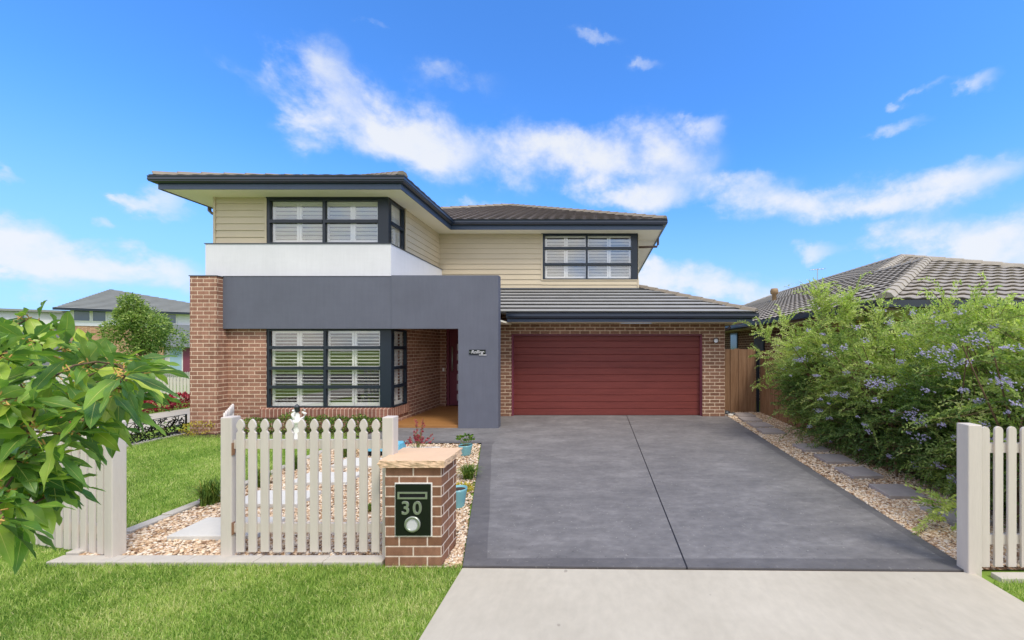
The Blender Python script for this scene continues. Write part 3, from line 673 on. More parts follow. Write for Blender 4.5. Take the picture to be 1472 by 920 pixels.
tiled(rm, (XL, YW, z1), (0, 1, 0), (1, 0, PW), [(0, 0), (YF-YW+0.5, 0), (YF-YW+0.5, s2), (h2, s2)], 0.32, 0.022, 0.010, 0.3)
z1 = 5.445
rf = rm.build('roof', M['tile_brown'], house)
cm = MB(); AP = (XC, YF+HW, z1+P1*HW)
caps(cm, (XR-0.05, YF+0.05, z1+0.02), AP); caps(cm, (XL+0.05, YF+0.05, z1+0.02), AP); caps(cm, (XR, YF+2*HW, z1), AP)
z1 = 5.425; P1_ = P1; P1 = PW; pk = (XL+h2, YW+h2, z1+P1*h2); caps(cm, (XL+0.05, YW+0.05, z1+0.02), pk); caps(cm, (X2-0.05, YW+0.05, z1+0.02), pk); caps(cm, pk, (XL+h2, YF+h2, z1+P1*h2))
cm.build('ridge_cap', M['cap_brown'], rf)
P2 = 0.387; c2 = 1/math.sqrt(1+P2*P2); gm = MB(); z2 = 2.705; YG = 9.47; XG = 3.80; rise = (11.8-YG)
tiled(gm, (-4.5, YG, z2), (1, 0, 0), (0, 1, P2), [(0, 0), (XG+4.5, 0), (XG+4.5-rise, rise/c2), (0, rise/c2)], 0.33, 0.045, 0.0, 0.33)
tiled(gm, (XG, YG, z2), (0, 1, 0), (-1, 0, P2), [(0, 0), (10.5, 0), (10.5, 2.6/c2), (2.6, 2.6/c2)], 0.33, 0.03, 0.0, 0.33)
gr = gm.build('garage_roof', M['tile_grey'], house)
cm = MB(); caps(cm, (XG-0.03, YG+0.03, z2+0.02), (1.22, YG+2.58, z2+P2*2.58), 0.10, 0.36, 0.02, 0.05); cm.build('ridge_cap', M['cap_brown'], gr)
MB().box(-4.5, 1.25, 11.72, 11.80, 3.585, 3.62).build('roof_flashing', M['flash'], house)
# downpipes
def pipe(path, r=0.036): MB().tube(path, r, 8).build('downpipe', M['pipe'], house, smooth=True)
pipe([(1.93, 12.6, 5.33), (1.93, 12.6, 5.10), (1.90, 12.6, 5.04), (1.30, 12.6, 5.02), (1.26, 12.6, 4.95), (1.26, 12.6, 3.6)])
pipe([(-9.2, 9.6, 5.33), (-9.2, 9.6, 5.14), (-9.14, 9.6, 5.08), (-8.55, 9.6, 5.06), (-8.50, 9.6, 5.0), (-8.50, 9.6, 4.2)])
pipe([(3.74, 11.3, 2.58), (3.74, 11.3, 2.45), (3.68, 11.3, 2.40), (3.32, 11.3, 2.38), (3.28, 11.3, 2.3), (3.28, 11.3, 0.1)])
# garage door
gd = MB(); z = 0.165; nb = 12; bh = (2.225-0.165)/nb
for i in range(nb):
    a, b = z+i*bh, z+(i+1)*bh; gp = 0.006 if i % 3 else 0.010
    gd.prism([(-2.12, 10.235, a+gp), (-2.12, 10.23, a+gp+0.006), (-2.12, 10.23, b-0.008), (-2.12, 10.24, b-0.001), (-2.12, 10.26, b-0.001), (-2.12, 10.26, a+0.001), (-2.12, 10.24, a+0.001)], (4.78, 0, 0))
gdo = gd.build('garage_door', M['garage_door'], house)
MB().box(-2.12, 2.66, 10.225, 10.26, 0.150, 0.172).build('bottom_rail', M['flash'], gdo)
MB().box(-2.12, 2.66, 10.262, 10.30, 0.15, 2.225).build('door_backing', M['dark'], house)
jm = MB(); jm.box(-2.125, -2.085, 10.15, 10.229, 0.15, 2.228); jm.box(2.624, 2.664, 10.15, 10.229, 0.15, 2.228); jm.box(-2.085, 2.624, 10.15, 10.229, 2.19, 2.228); jm.build('door_jamb', M['door'], house)
# front door
fd = MB(); fd.box(-4.29, -3.28, 11.83, 11.88, 0.235, 2.46); fdo = fd.build('front_door', M['door'], house)
fj = MB(); fj.box(-4.36, -4.29, 11.76, 11.90, 0.2, 2.46); fj.box(-3.28, -3.22, 11.76, 11.90, 0.2, 2.46); fj.box(-4.29, -3.28, 11.76, 11.90, 0.2, 0.232); fj.build('door_frame', M['door'], house)
for k in range(6):
    zc = 1.90-0.293*k; MB().box(-4.08, -3.86, 11.822, 11.829, zc-0.095, zc+0.095).build('door_lite', M['lite'], fdo)
hb = MB(); hb.tube([(-4.195, 11.76, 1.20), (-4.195, 11.76, 1.92)], 0.019, 10); hb.tube([(-4.195, 11.76, 1.28), (-4.195, 11.83, 1.28)], 0.01, 6); hb.tube([(-4.195, 11.76, 1.84), (-4.195, 11.83, 1.84)], 0.01, 6); hb.build('handle', M['steel'], fdo, smooth=True)
MB().box(-4.45, -4.40, 11.68, 11.698, 1.20, 1.30).build('doorbell', M['statue'], house)
# porch deck
dk = MB(); y = 8.80; k = 0
while y < 11.68: dk.box(-4.528, -2.41 if y > 8.95 else -2.986, y, min(y+0.136, 11.7), 0.145, 0.196); y += 0.140
dk.box(-4.528, -2.986, 8.772, 8.797, 0.10, 0.198)
dko = dk.build('porch_deck', M['deck'], house); bevel(dko, 0.003, 1)
# wall lamp & plaque
wl = thing('wall_lamp', 'small round black spotlight on the brick pier right of the garage door', 'wall lamp', (2.98, 10.05, 2.07))
mb = MB(); mb.tube([(2.99, 10.098, 2.07), (2.99, 10.06, 2.07)], 0.055, 16); mb.tube([(3.0, 10.07, 2.07), (3.0, 10.03, 2.03), (2.985, 10.0, 2.06)], 0.018, 8); mb.build('bracket', M['black'], wl, smooth=True)
mb = MB(); mb.tube([(2.99, 10.06, 2.085), (2.955, 9.95, 2.06)], [0.05, 0.062], 18); mb.build('lamp_head', M['black'], wl, smooth=True)
mb = MB(); mb.tube([(2.9545, 9.948, 2.0597), (2.9532, 9.944, 2.059)], 0.052, 18); mb.build('lens', M['lite'], wl, smooth=True)
def text(body, size, m, name, parent, loc, ext=0.003, off=0.0, shear=0.0, sx=1.0):
    cu = bpy.data.curves.new(name+'_c', 'FONT'); cu.body = body; cu.size = size; cu.extrude = ext; cu.align_x = 'CENTER'; cu.align_y = 'CENTER'; cu.offset = off; cu.shear = shear; cu.bevel_depth = 0.0012
    to = bpy.data.objects.new(name+'_t', cu); COL.objects.link(to); bpy.context.view_layer.update()
    me = bpy.data.meshes.new_from_object(to.evaluated_get(bpy.context.evaluated_depsgraph_get())); bpy.data.objects.remove(to)
    rot = Matrix.Rotation(R(90), 4, 'X')@Matrix.Diagonal((sx, 1, 1, 1)); me.transform(Matrix.Translation(Vector(loc)-Vector(ORG[parent.name]))@rot)
    o = bpy.data.objects.new(name, me); COL.objects.link(o); me.materials.clear(); me.materials.append(m); o.parent = parent; ORG[o.name] = ORG[parent.name]; return o
sg = thing('name_plaque', 'small black name plaque with pale script lettering on the grey portal pier', 'sign', (-2.565, 8.727, 1.80))
px0, px1 = wx(674.5, 8.72), wx(698, 8.72); zc = wz(506, 8.72)
pl = MB(); pl.box(px0, px1, 8.708, 8.7265, zc-0.052, zc+0.052); plo = bevel(pl.build('plate', M['black'], sg), 0.006)
text('Rolling', 0.098, M['lite'], 'lettering', sg, ((px0+px1)/2-0.005, 8.706, zc), 0.001, 0.0, 0.35, 1.0)
for q in (px0+0.02, px1-0.02): mb = MB(); mb.tube([(q, 8.708, zc), (q, 8.70, zc)], 0.011, 10); mb.build('screw', M['steel'], sg)
MB().box(px1-0.14, px1+0.02, 8.712, 8.7255, zc-0.072, zc-0.056).build('edge_strip', M['lite'], sg)
# ------------------------------------------------------------------ letterbox
LBX = thing('brick_letterbox', 'brick letterbox pillar with sandstone cap and black number 30 plate', 'letterbox', (-1.57, 3.65, 0))
x0, x1, y0, y1 = -1.815, -1.33, 3.47, 3.83
mb = MB(); mb.box(x0, x1, y0, y1, -0.05, 0.855); mb.build('pillar', M['brick_box'], LBX)
cp = MB(); nx_, ny_ = 26, 18; capx0, capx1, capy0, capy1 = x0-0.042, x1+0.042, y0-0.042, y1+0.05
import bmesh
bm = bmesh.new(); bmesh.ops.create_cube(bm, size=1); bmesh.ops.subdivide_edges(bm, edges=bm.edges[:], cuts=18, use_grid_fill=True)
from mathutils import noise as mno
for v in bm.verts:
    c = v.co.copy(); edge = max(abs(c.x), abs(c.y)) > 0.499
    v.co = Vector(((capx0+capx1)/2+c.x*(capx1-capx0), (capy0+capy1)/2+c.y*(capy1-capy0), 0.857+(c.z+0.5)*0.066))
    if edge and abs(c.z) < 0.49:
        nn = mno.noise(v.co*26)*0.012+mno.noise(v.co*70)*0.005
        v.co.x += (nn-0.002)*(1 if c.x > 0 else -1)*(abs(c.x) > 0.499); v.co.y += (nn-0.002)*(1 if c.y > 0 else -1)*(abs(c.y) > 0.499)
    elif edge: v.co.x -= 0.010*(1 if c.x > 0 else -1)*(abs(c.x) > 0.499)+0.004*mno.noise(v.co*40); v.co.y -= 0.010*(1 if c.y > 0 else -1)*(abs(c.y) > 0.499)+0.004*mno.noise(v.co*33)
    if c.z > 0.49: v.co.z += mno.noise(v.co*9)*0.003
    v.co -= Vector(ORG[LBX.name])
me = bpy.data.meshes.new('cap'); bm.to_mesh(me); bm.free(); o = bpy.data.objects.new('cap', me); COL.objects.link(o); o.parent = LBX; me.materials.append(M['stone_cap'])
mb = MB(); mb.box(-1.728, -1.408, 3.462, 3.469, 0.262, 0.722); mb.build('mortar_surround', M['statue'], LBX)
mb = MB(); mb.box(-1.720, -1.416, 3.452, 3.4615, 0.271, 0.713); fp = bevel(mb.build('faceplate', M['black'], LBX), 0.003)
zt = 0.618
mb = MB(); mb.box(-1.697, -1.443, 3.444, 3.4515, zt-0.030, zt-0.016); mb.box(-1.697, -1.443, 3.444, 3.4515, zt+0.016, zt+0.030); mb.box(-1.697, -1.681, 3.444, 3.4515, zt-0.016, zt+0.016); mb.box(-1.459, -1.443, 3.444, 3.4515, zt-0.016, zt+0.016); mb.build('slot_frame', M['steel'], fp)
MB().box(-1.681, -1.459, 3.449, 3.4515, zt-0.016, zt+0.016).build('slot', M['dark'], fp)
text('3', 0.158, M['steel'], 'numeral', fp, (-1.628, 3.447, 0.506), 0.004, 0.0015); text('0', 0.158, M['steel'], 'numeral', fp, (-1.528, 3.447, 0.506), 0.004, 0.0015)
ring = MB(); n = 36; cz = 0.372; cxr = -1.570
prof = [(0.047, 3.4515), (0.047, 3.442), (0.052, 3.439), (0.064, 3.439), (0.069, 3.443), (0.069, 3.4515)]
for rr, yy in prof:
    for k in range(n): ring.v.append((cxr+rr*math.cos(2*math.pi*k/n), yy, cz+rr*math.sin(2*math.pi*k/n)))
for i in range(len(prof)-1):
    for k in range(n): k2 = (k+1) % n; ring.f.append((i*n+k, i*n+k2, (i+1)*n+k2, (i+1)*n+k))
ring.build('paper_ring', M['steel'], fp, smooth=True)
dc = MB(); dc.tube([(cxr, 3.4512, cz), (cxr, 3.449, cz)], 0.047, 30); dc.build('ring_bowl', M['lite'], fp)
# ------------------------------------------------------------------ picket fences
def picket_pts(wd, h, gothic=True):
    hw = wd/2
    if gothic: return [(-hw, 0), (hw, 0), (hw, h-0.125), (hw*0.62, h-0.113), (hw*0.55, h-0.100), (hw*0.72, h-0.088), (hw*0.98, h-0.072), (hw*0.95, h-0.05), (hw*0.72, h-0.028), (hw*0.36, h-0.009), (0, h), (-hw*0.36, h-0.009), (-hw*0.72, h-0.028), (-hw*0.95, h-0.05), (-hw*0.98, h-0.072), (-hw*0.72, h-0.088), (-hw*0.55, h-0.100), (-hw*0.62, h-0.113), (-hw, h-0.125)]
    pts = [(-hw, 0), (hw, 0)]
    for k in range(9): a = math.pi*k/8; pts.append((hw*math.cos(a), h-hw+hw*math.sin(a)))
    return pts
def fence_panel(root, L, n, hp, z0, post=None, gothic=True, wd=0.072, th=0.018, r1=1.02, r2=0.16, off=0.06, m='fence', hz=None, rs=0.0, re=0.0, side=1):
    ra, rb = (th, th+0.035) if side > 0 else (-0.035, 0)
    # local x along fence, y = 0 picket face front, rails behind
    t = MB(); t.box(rs, L-re, ra, rb, r1-0.045, r1+0.035); t.build('rail', M[m], root, rel=True)
    t = MB(); t.box(rs, L-re, ra, rb, r2-0.04, r2+0.04); t.build('rail', M[m], root, rel=True)
    first = None
    for i in range(n):
        x = off+(L-2*off)*i/(n-1)
        if first is None:
            t = MB(); t.prism([(px_, 0, pz_+z0) for px_, pz_ in picket_pts(wd, hp, gothic)], (0, th, 0)); first = t.build('picket', M[m], root, rel=True); bevel(first, 0.003, 2); first.location = (x, 0, 0)
        else:
            c = first.copy(); COL.objects.link(c); c.parent = root; c.location = (x, 0, random.uniform(-.002, .002)); c.rotation_euler[1] = random.uniform(-.003, .003)
def post(root, x, y, h, s=0.10, m='fence'):
    t = MB(); s2 = s/2; b = 0.012
    t.prism([(x-s2, y-s2, -0.1), (x+s2, y-s2, -0.1), (x+s2, y+s2, -0.1), (x-s2, y+s2, -0.1)], (0, 0, h+0.1))
    o = t.build('post', M[m], root, rel=True); bevel(o, 0.008, 2); return o
fA = thing('picket_fence', 'cream picket fence panel between the open gate and the brick letterbox', 'picket fence', (-3.36, 3.60, 0.02))
LA = 1.545
post(fA, 0.055, 0.05, 1.24); post(fA, LA-0.057+0.01, 0.05, 1.24)
t = MB(); 
sub = fA
fence_panel(fA, 1.568, 12, 1.19, 0.035, off=0.18, wd=0.071, rs=.11, re=.13, r1=1.00, r2=0.245)
for ch in fA.children:
    if ch.name.startswith('picket'): pass
for zz in (0.98, 0.27):
    mb = MB(); mb.box(0.107, 0.1125, -0.002, 0.03, zz-0.08, zz+0.03); mb.build('rust_stain', M['rust'], fA, rel=True)
# gate leaf, open
gx, gy = -3.40, 3.70; ang = math.atan2(.68, -.527)
gate = thing('picket_gate', 'open cream picket gate seen edge-on behind its hinge post', 'gate', (gx, gy, 0.045), ang)
fence_panel(gate, 0.86, 7, 1.205, 0.03, off=0.05, side=-1, rs=.1, re=.01, wd=0.072, r1=1.0, r2=0.22)
for z_ in (.95, .2): MB().tube([(0.0, -0.01, z_), (0.0, -0.01, z_+.1)], 0.012, 8).build('hinge', M['steel'], gate, rel=True)
fB = thing('picket_fence', 'cream picket fence behind the foreground leaves, left of the gateway', 'picket fence', (-4.33-3.4*math.cos(R(12.5)), 3.60+3.4*math.sin(R(12.5)), -0.02), -R(12.5))
LBf = 3.4
post(fB, LBf, 0.03, 1.24)
fence_panel(fB, LBf-.05, 30, 1.17, 0.04, off=0.09, wd=0.074, r1=1.0, r2=0.25)
for ch in fB.children:
    if ch.name.startswith('picket') : ch.location.y -= 0.0
post(fB, -.05, 0.03, 1.22)
fC = thing('picket_fence', 'white picket fence on the right in front of the flowering hedge', 'picket fence', (3.052, 3.40, 0.0))
post(fC, 0.055+0.035, 0.0, 1.24, 0.115)
fence_panel(fC, 2.6, 20, 1.185, 0.03, gothic=False, off=0.232, wd=0.070, r1=1.035, r2=0.255, th=0.02, rs=.13)
post(fC, 2.68, 0.0, 1.24, 0.115)
# paling fences
pf = thing('paling_fence', 'weathered timber paling fence closing the gap between garage and side fence', 'timber fence', (3.3, 10.8, 0.15))
t = MB(); x = 0.0; k = 0
while x < 0.98:
    wd = 0.125; hh = 1.70+random.uniform(-.012, .012); t.box(x-0.04, x-0.04+wd, 0.0 if k % 2 else 0.014, 0.014 if k % 2 else 0.028, -0.05, hh); x += 0.112; k += 1
t.build('palings', M['paling'], pf, rel=True)
t = MB(); t.box(-0.05, 1.05, 0.03, 0.08, 0.3, 0.38); t.box(-0.05, 1.05, 0.03, 0.08, 1.4, 1.48); t.build('rail', M['paling'], pf, rel=True)
t = MB(); t.box(0.985, 1.045, -0.05, 0.01, -0.05, 1.71); t.build('post', M['frame'], pf, rel=True)
pf2 = thing('paling_fence', 'brown timber paling fence running along the boundary into the hedge', 'timber fence', (4.37, 10.78, 0.1))
t = MB(); y = 0.0; k = 0
while y < 4.4:
    hh = 1.66+random.uniform(-.015, .015)-0.02*y; zz = g(4.4, 10.78-y)-0.1; t.box(-0.014 if k % 2 else 0, 0.0 if k % 2 else 0.014, -y-0.125, -y, zz, zz+hh); y += 0.112; k += 1
t.build('palings', M['paling'], pf2, rel=True)
t = MB(); t.box(0.016, 0.06, -4.4, 0, 1.1, 1.18); t.build('rail', M['paling'], pf2, rel=True)
# ------------------------------------------------------------------ leaf clouds
def leafcloud(name, pos, dirv, size, wid, m, parent=None, tint=None, fold=0.25, curl=0.0):
    n = len(pos); d = dirv/np.linalg.norm(dirv, axis=1, keepdims=True)
    r_ = rng.normal(0, 1, (n, 3)); s = np.cross(d, r_); s /= np.linalg.norm(s, axis=1, keepdims=True)+1e-9; nn = np.cross(s, d)
    L = (size*rng.uniform(0.7, 1.25, n))[:, None]; W = (wid*rng.uniform(0.7, 1.25, n))[:, None]
    a = pos; b = pos+d*L*0.45+s*W*0.5+nn*W*fold; c = pos+d*L-nn*L*curl; e_ = pos+d*L*0.45-s*W*0.5+nn*W*fold
    V = np.stack([a, b, c, e_], 1).reshape(-1, 3); base = (np.arange(n)*4)[:, None]
    Fc = np.concatenate([base+np.array([[0, 1, 2]]), base+np.array([[0, 2, 3]])])
    if tint is None: tint = rng.uniform(0, 1, n)
    return obj(name, V, Fc, m, parent, tint=np.repeat(np.clip(tint, 0, 1), 4))
def sprays(roots, dirs, L0, L1, nl, droop=0.35):
    """returns leaf pos, dirs, and stem paths"""
    P, D, ST, I = [], [], [], []
    for k, (r0, d) in enumerate(zip(roots, dirs)):
        L = random.uniform(L0, L1); d = Vector(d).normalized(); p = Vector(r0); st = [tuple(p)]; s = d.cross(Vector((random.gauss(0, 1), random.gauss(0, 1), random.gauss(0, 1)))).normalized()
        for i in range(nl):
            dd = (d+Vector((0, 0, -droop*(i/nl)**1.5))).normalized(); p = p+dd*(L/nl)
            for sg_ in (-1, 1):
                ld = (dd*0.75+s*sg_*0.8+Vector((random.gauss(0, .25), random.gauss(0, .25), random.gauss(0, .25)))); P.append(tuple(p)); D.append(tuple(ld)); I.append(k)
        st.append(tuple(p)); ST.append(st)
    return np.array(P), np.array(D), ST, np.array(I)
# hedge on the right
hedge = thing('flowering_hedge', 'large green hedge with lavender blue flowers along the gravel strip', 'hedge', (4.4, 6.5, 0.05))
EL = [(4.68, 3.95, 1.16, 0.68, 0.62, 1.16), (4.80, 4.85, 1.22, 0.83, 0.85, 1.16), (4.78, 5.75, 1.22, 0.90, 0.85, 1.12), (4.74, 6.65, 1.20, 0.93, 0.9, 1.18), (4.58, 7.55, 1.10, 0.96, 0.82, 1.28), (4.48, 8.15, 1.30, 0.80, 0.70, 1.02), (4.78, 4.3, .5, .5, .7, .5), (4.76, 5.2, .5, .5, .7, .5), (4.74, 6.1, .5, .5, .7, .5), (4.5, 7.0, .55, .55, .7, .5), (5.6, 4.6, 1.3, 1.0, 0.95, 1.1), (5.7, 6.2, 1.3, 1.0, 1.2, 1.1)]
roots, dirs, tn = [], [], []
for (cx, cy, cz, rx, ry, rz) in EL:
    for _ in range(1200):
        u = rng.normal(0, 1, 3); u /= np.linalg.norm(u)
        if u[0] > 0.55 and random.random() < 0.7: continue
        rr = random.uniform(0.62, 0.98) if random.random() < 0.8 else random.uniform(0.2, 0.62)
        p = Vector((cx+u[0]*rx*rr, cy+u[1]*ry*rr, cz+u[2]*rz*rr))
        # lumpy surface
        nz = mno.noise(p*1.7)
        p = Vector((cx, cy, cz))+(p-Vector((cx, cy, cz)))*(1+0.34*nz+0.12*mno.noise(p*4.1))
        if p.z < g(p.x, p.y)+0.05: continue
        dv = Vector((u[0]*0.9, u[1]*0.9, u[2]*0.5+0.45))+Vector((random.gauss(0, .45), random.gauss(0, .45), random.gauss(0, .35)))
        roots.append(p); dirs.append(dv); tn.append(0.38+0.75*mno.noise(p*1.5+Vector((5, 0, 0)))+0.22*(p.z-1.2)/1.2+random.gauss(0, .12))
# leader shoots standing above the top
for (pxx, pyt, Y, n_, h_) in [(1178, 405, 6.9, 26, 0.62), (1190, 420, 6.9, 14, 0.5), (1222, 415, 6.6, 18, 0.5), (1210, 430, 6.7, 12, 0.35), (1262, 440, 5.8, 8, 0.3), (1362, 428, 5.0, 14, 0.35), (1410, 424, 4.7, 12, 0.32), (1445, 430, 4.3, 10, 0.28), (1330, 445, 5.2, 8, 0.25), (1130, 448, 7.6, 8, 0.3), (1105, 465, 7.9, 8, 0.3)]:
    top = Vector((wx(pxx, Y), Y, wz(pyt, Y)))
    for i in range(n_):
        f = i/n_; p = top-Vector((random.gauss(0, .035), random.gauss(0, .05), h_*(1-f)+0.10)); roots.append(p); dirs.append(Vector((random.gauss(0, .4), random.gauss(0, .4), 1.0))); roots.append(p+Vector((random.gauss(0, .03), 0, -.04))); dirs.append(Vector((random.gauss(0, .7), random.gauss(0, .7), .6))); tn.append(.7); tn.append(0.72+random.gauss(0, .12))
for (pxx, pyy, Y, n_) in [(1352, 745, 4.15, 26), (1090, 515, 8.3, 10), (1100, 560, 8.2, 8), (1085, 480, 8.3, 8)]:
    for i in range(n_):
        p = Vector((wx(pxx, Y)+abs(random.gauss(0, .1)), Y+random.gauss(0, .1), wz(pyy, Y)+random.gauss(0.08, .06))); roots.append(p); dirs.append(Vector((random.gauss(-.5, .4), random.gauss(-.3, .4), random.uniform(-.1, .8)))); tn.append(0.55+random.gauss(0, .15))
nr_ = len(roots); k_ = [i for i in range(nr_) if random.random() < .14]
P_, D_, ST, I_ = sprays(roots, dirs, 0.14, 0.32, 9)
P2_, D2_, ST2, I2_ = sprays([roots[i] for i in k_], [dirs[i] for i in k_], 0.42, 0.75, 17, 1.1)
P_ = np.concatenate([P_, P2_]); D_ = np.concatenate([D_, D2_]); I_ = np.concatenate([I_, np.array(k_)[I2_]])
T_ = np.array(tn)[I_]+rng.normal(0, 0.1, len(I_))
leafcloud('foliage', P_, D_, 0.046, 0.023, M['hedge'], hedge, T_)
sm = MB()
for st in ST[::3]+ST2: sm.tube(st, 0.0022, 3, cap=False)
for _ in range(45):
    y = random.uniform(3.8, 8.6); x = random.uniform(4.2, 5.0); sm.tube([(x, y, 0.0), (x+random.gauss(0, .15), y+random.gauss(0, .15), 0.8), (x+random.gauss(-.2, .3), y+random.gauss(0, .3), 1.9)], [0.018, 0.012, 0.005], 5, cap=False)
sm.build('branches', M['bark'], hedge)
def flower_cluster(c, r, n, parent):
    c = np.array(c); u = rng.normal(0, 1, (n, 3)); u[:, 2] *= 0.6; ctr = c+u*r*0.55
    P, D = [], []
    for q in ctr:
        for k in range(5):
            a = 2*math.pi*k/5+random.random(); P.append(q); D.append((math.cos(a), math.sin(a)*0.7-0.4, math.sin(a)*0.6+random.gauss(0, .2)))
    leafcloud('blossoms', np.array(P), np.array(D), 0.015, 0.013, M['petal'], parent, fold=0.1)
def flpos(px_, py_):
    """march from the viewer-facing side to the hedge surface in direction of a picture point"""
    for i in range(400):
        Y = 3.4+i*0.02; x, z = wx(px_, Y), wz(py_, Y)
        for (cx, cy, cz, rx, ry, rz) in EL:
            if ((x-cx)/rx)**2+((Y-cy)/ry)**2+((z-cz)/rz)**2 < 1.25: return (x, Y-0.04, z)
    return None
FL = [(1102, 567, 1.3), (1110, 575, 1.2), (1146, 518, 1), (1152, 516, 1), (1145, 500, .6), (1190, 508, .9), (1212, 500, .8), (1240, 490, .7), (1185, 498, .8), (1262, 548, 1.5), (1272, 553, 1.3), (1250, 552, 1), (1195, 566, 1), (1213, 568, .8), (1255, 575, .8), (1312, 597, 1.6), (1320, 603, 1.2), (1348, 505, 1.4), (1357, 520, 1.2), (1338, 455, 1.1), (1350, 465, .9), (1398, 485, 1.2), (1402, 492, 1), (1432, 546, 1.2), (1445, 552, 1), (1300, 440, .6), (1260, 448, .7), (1310, 450, .6), (1230, 470, .7), (1205, 452, .6), (1365, 540, .8), (1175, 590, .7), (1190, 600, .5), (1240, 610, .5), (1320, 627, .9), (1275, 655, .5), (1265, 670, .4), (1345, 668, .6), (1370, 690, .7), (1365, 685, .6), (1400, 575, .6), (1380, 560, .7), (1290, 520, .6), (1170, 540, .5), (1130, 470, .5), (1455, 500, .7), (1425, 470, .6), (1300, 480, .6), (1160, 475, .5), (1215, 535, .6), (1330, 560, .6), (1410, 610, .5), (1162, 612, .5), (1232, 645, .4), (1350, 610, .5), (1280, 590, .5), (1125, 530, .5), (1460, 580, .6), (1385, 520, .8), (1365, 500, .8), (1322, 508, .6), (1245, 520, .5), (1180, 480, .5), (1275, 465, .7), (1375, 450, .6), (1415, 440, .5), (1120, 495, .5)]
FL += [(random.uniform(1120, 1460), random.uniform(470, 690), random.uniform(.2, .45)) for _ in range(20)]
for a, b, s in FL:
    q = flpos(a, b)
    if q: flower_cluster(q, 0.085*s, int(26*s)+5, hedge)
# ------------------------------------------------------------------ tufts / pots / small plants
def tuft(name, label, cx, cy, rad, n, h, m='tuft', group=None, upright=0.6):
    root = thing(name, label, 'plant', (cx, cy, g(cx, cy)), 0, group); V, Fc, T = [], [], []
    for i in range(n):
        a = random.uniform(0, 2*math.pi); out = random.uniform(.15, 1)*rad; hh = h*random.uniform(.6, 1.1)*(1-0.35*out/rad); wd = 0.0045; sd = Vector((-math.sin(a), math.cos(a), 0))*wd; b = len(V)
        bx, by = random.gauss(0, rad*.12), random.gauss(0, rad*.12)
        for k in range(5):
            f = k/4; c = Vector((bx+math.cos(a)*out*f**1.4, by+math.sin(a)*out*f**1.4, hh*(1-(1-f)**2)*1.15-hh*0.35*f**3)); w_ = (1-f)**.6
            V += [tuple(c-sd*w_), tuple(c+sd*w_)]
        for k in range(4): Fc.append((b+2*k, b+2*k+1, b+2*k+3, b+2*k+2))
        T += [random.uniform(0, 1)]*10
    obj('blades', np.array(V), np.array(Fc), M[m], root, tint=T, rel=True); return root
tuft('grass_tuft', 'strappy green tuft at the lawn edge, left of the gate post', -4.55, 4.75, 0.27, 420, 0.34, group='strappy tufts along the path')
for i, (x, y, s, lb) in enumerate([(-4.45, 5.35, .9, 'strappy tuft at lawn edge seen between the first pickets'), (-4.50, 6.0, .8, 'strappy tuft at lawn edge behind the middle pickets'), (-4.1, 6.65, .75, 'strappy tuft near the house behind the middle pickets'), (-3.9, 7.15, .7, 'strappy tuft by the porch path left of the blue planter'), (-2.55, 4.55, .35, 'small young tuft in the pebbles behind the right pickets')]):
    tuft('grass_tuft', lb, x, y, 0.27*s, 300, 0.32*s, group='strappy tufts along the path')
tuft('grass_tuft', 'bright green grassy mound between the two blue pots beside the driveway', -1.78, 5.62, 0.24, 420, 0.24)
def small_shrub(name, label, cx, cy, r_, h, n, m, group=None, leaf=0.04, cat='shrub', z=None):
    root = thing(name, label, cat, (cx, cy, g(cx, cy) if z is None else z), 0, group); u = rng.normal(0, 1, (n, 3)); u /= np.linalg.norm(u, axis=1, keepdims=True); rr = rng.uniform(.35, 1, n)**.5
    P = np.stack([u[:, 0]*r_*rr, u[:, 1]*r_*rr, h/2+u[:, 2]*h/2*rr], 1); P[:, 2] = np.maximum(P[:, 2], 0.01); D = u+rng.normal(0, .5, (n, 3)); D[:, 2] += .5
    obj_ = leafcloud('foliage', P+np.array(root.location), D, leaf, leaf*.55, M[m], root)
    t = MB(); t.tube([(0, 0, -0.02), (0.01, 0, h*.6)], 0.008, 5); 
    for k in range(5): a = 2*math.pi*k/5; t.tube([(0, 0, h*.15), (math.cos(a)*r_*.5, math.sin(a)*r_*.5, h*.55)], 0.004, 4)
    t.build('stem', M['bark'], root, rel=True); return root
shl = ['left end of the row, nearest the brick pillar', 'second from the left', 'just left of the white garden ornament', 'just right of the white garden ornament', 'in the middle of the row', 'third from the porch', 'second from the porch', 'right end of the row, beside the porch']
for i in range(8):
    x = -7.2+i*0.37; small_shrub('low_shrub', 'low green shrub under the front window, '+shl[i], x, 8.45+random.uniform(-.05, .05), 0.2, 0.34+random.uniform(-.05, .1), 520, 'shrub', 'low shrubs under the front window')
small_shrub('low_shrub', 'small dry brownish shrub at the base of the brick corner pillar', -8.35, 8.45, 0.28, 0.28, 300, 'yellowleaf')
small_shrub('groundcover_plant', 'small yellow green plant spilling beside the near blue pot', -1.72, 5.12, 0.14, 0.10, 260, 'yellowleaf', cat='plant')
def pot(label, cx, cy, r_, h, plant):
    z = g(cx, cy)+0.012; root = thing('plant_pot', label, 'plant pot', (cx, cy, z), 0, 'blue pots beside the driveway')
    t = MB(); t.lathe([(0.001, 0.0), (r_*.68, 0), (r_*.72, 0.01), (r_*.95, h*.8), (r_, h*.9), (r_*1.02, h), (r_*.93, h), (r_*.9, h*.88), (0.001, h*.86)], (0, 0, 0), 28); t.build('pot', M['pot'], root, smooth=True, rel=True)
    t = MB(); t.lathe([(r_*.9, h*.895), (0.001, h*.9)], (0, 0, 0), 20); t.build('soil', M['soil'], root, rel=True); return root, z+h*.9
rt, zt_ = pot('far blue glazed pot with a leafy green plant beside the driveway corner', -2.19, 6.76, 0.115, 0.17, 1)
n = 90; P, D = [], []
st = MB()
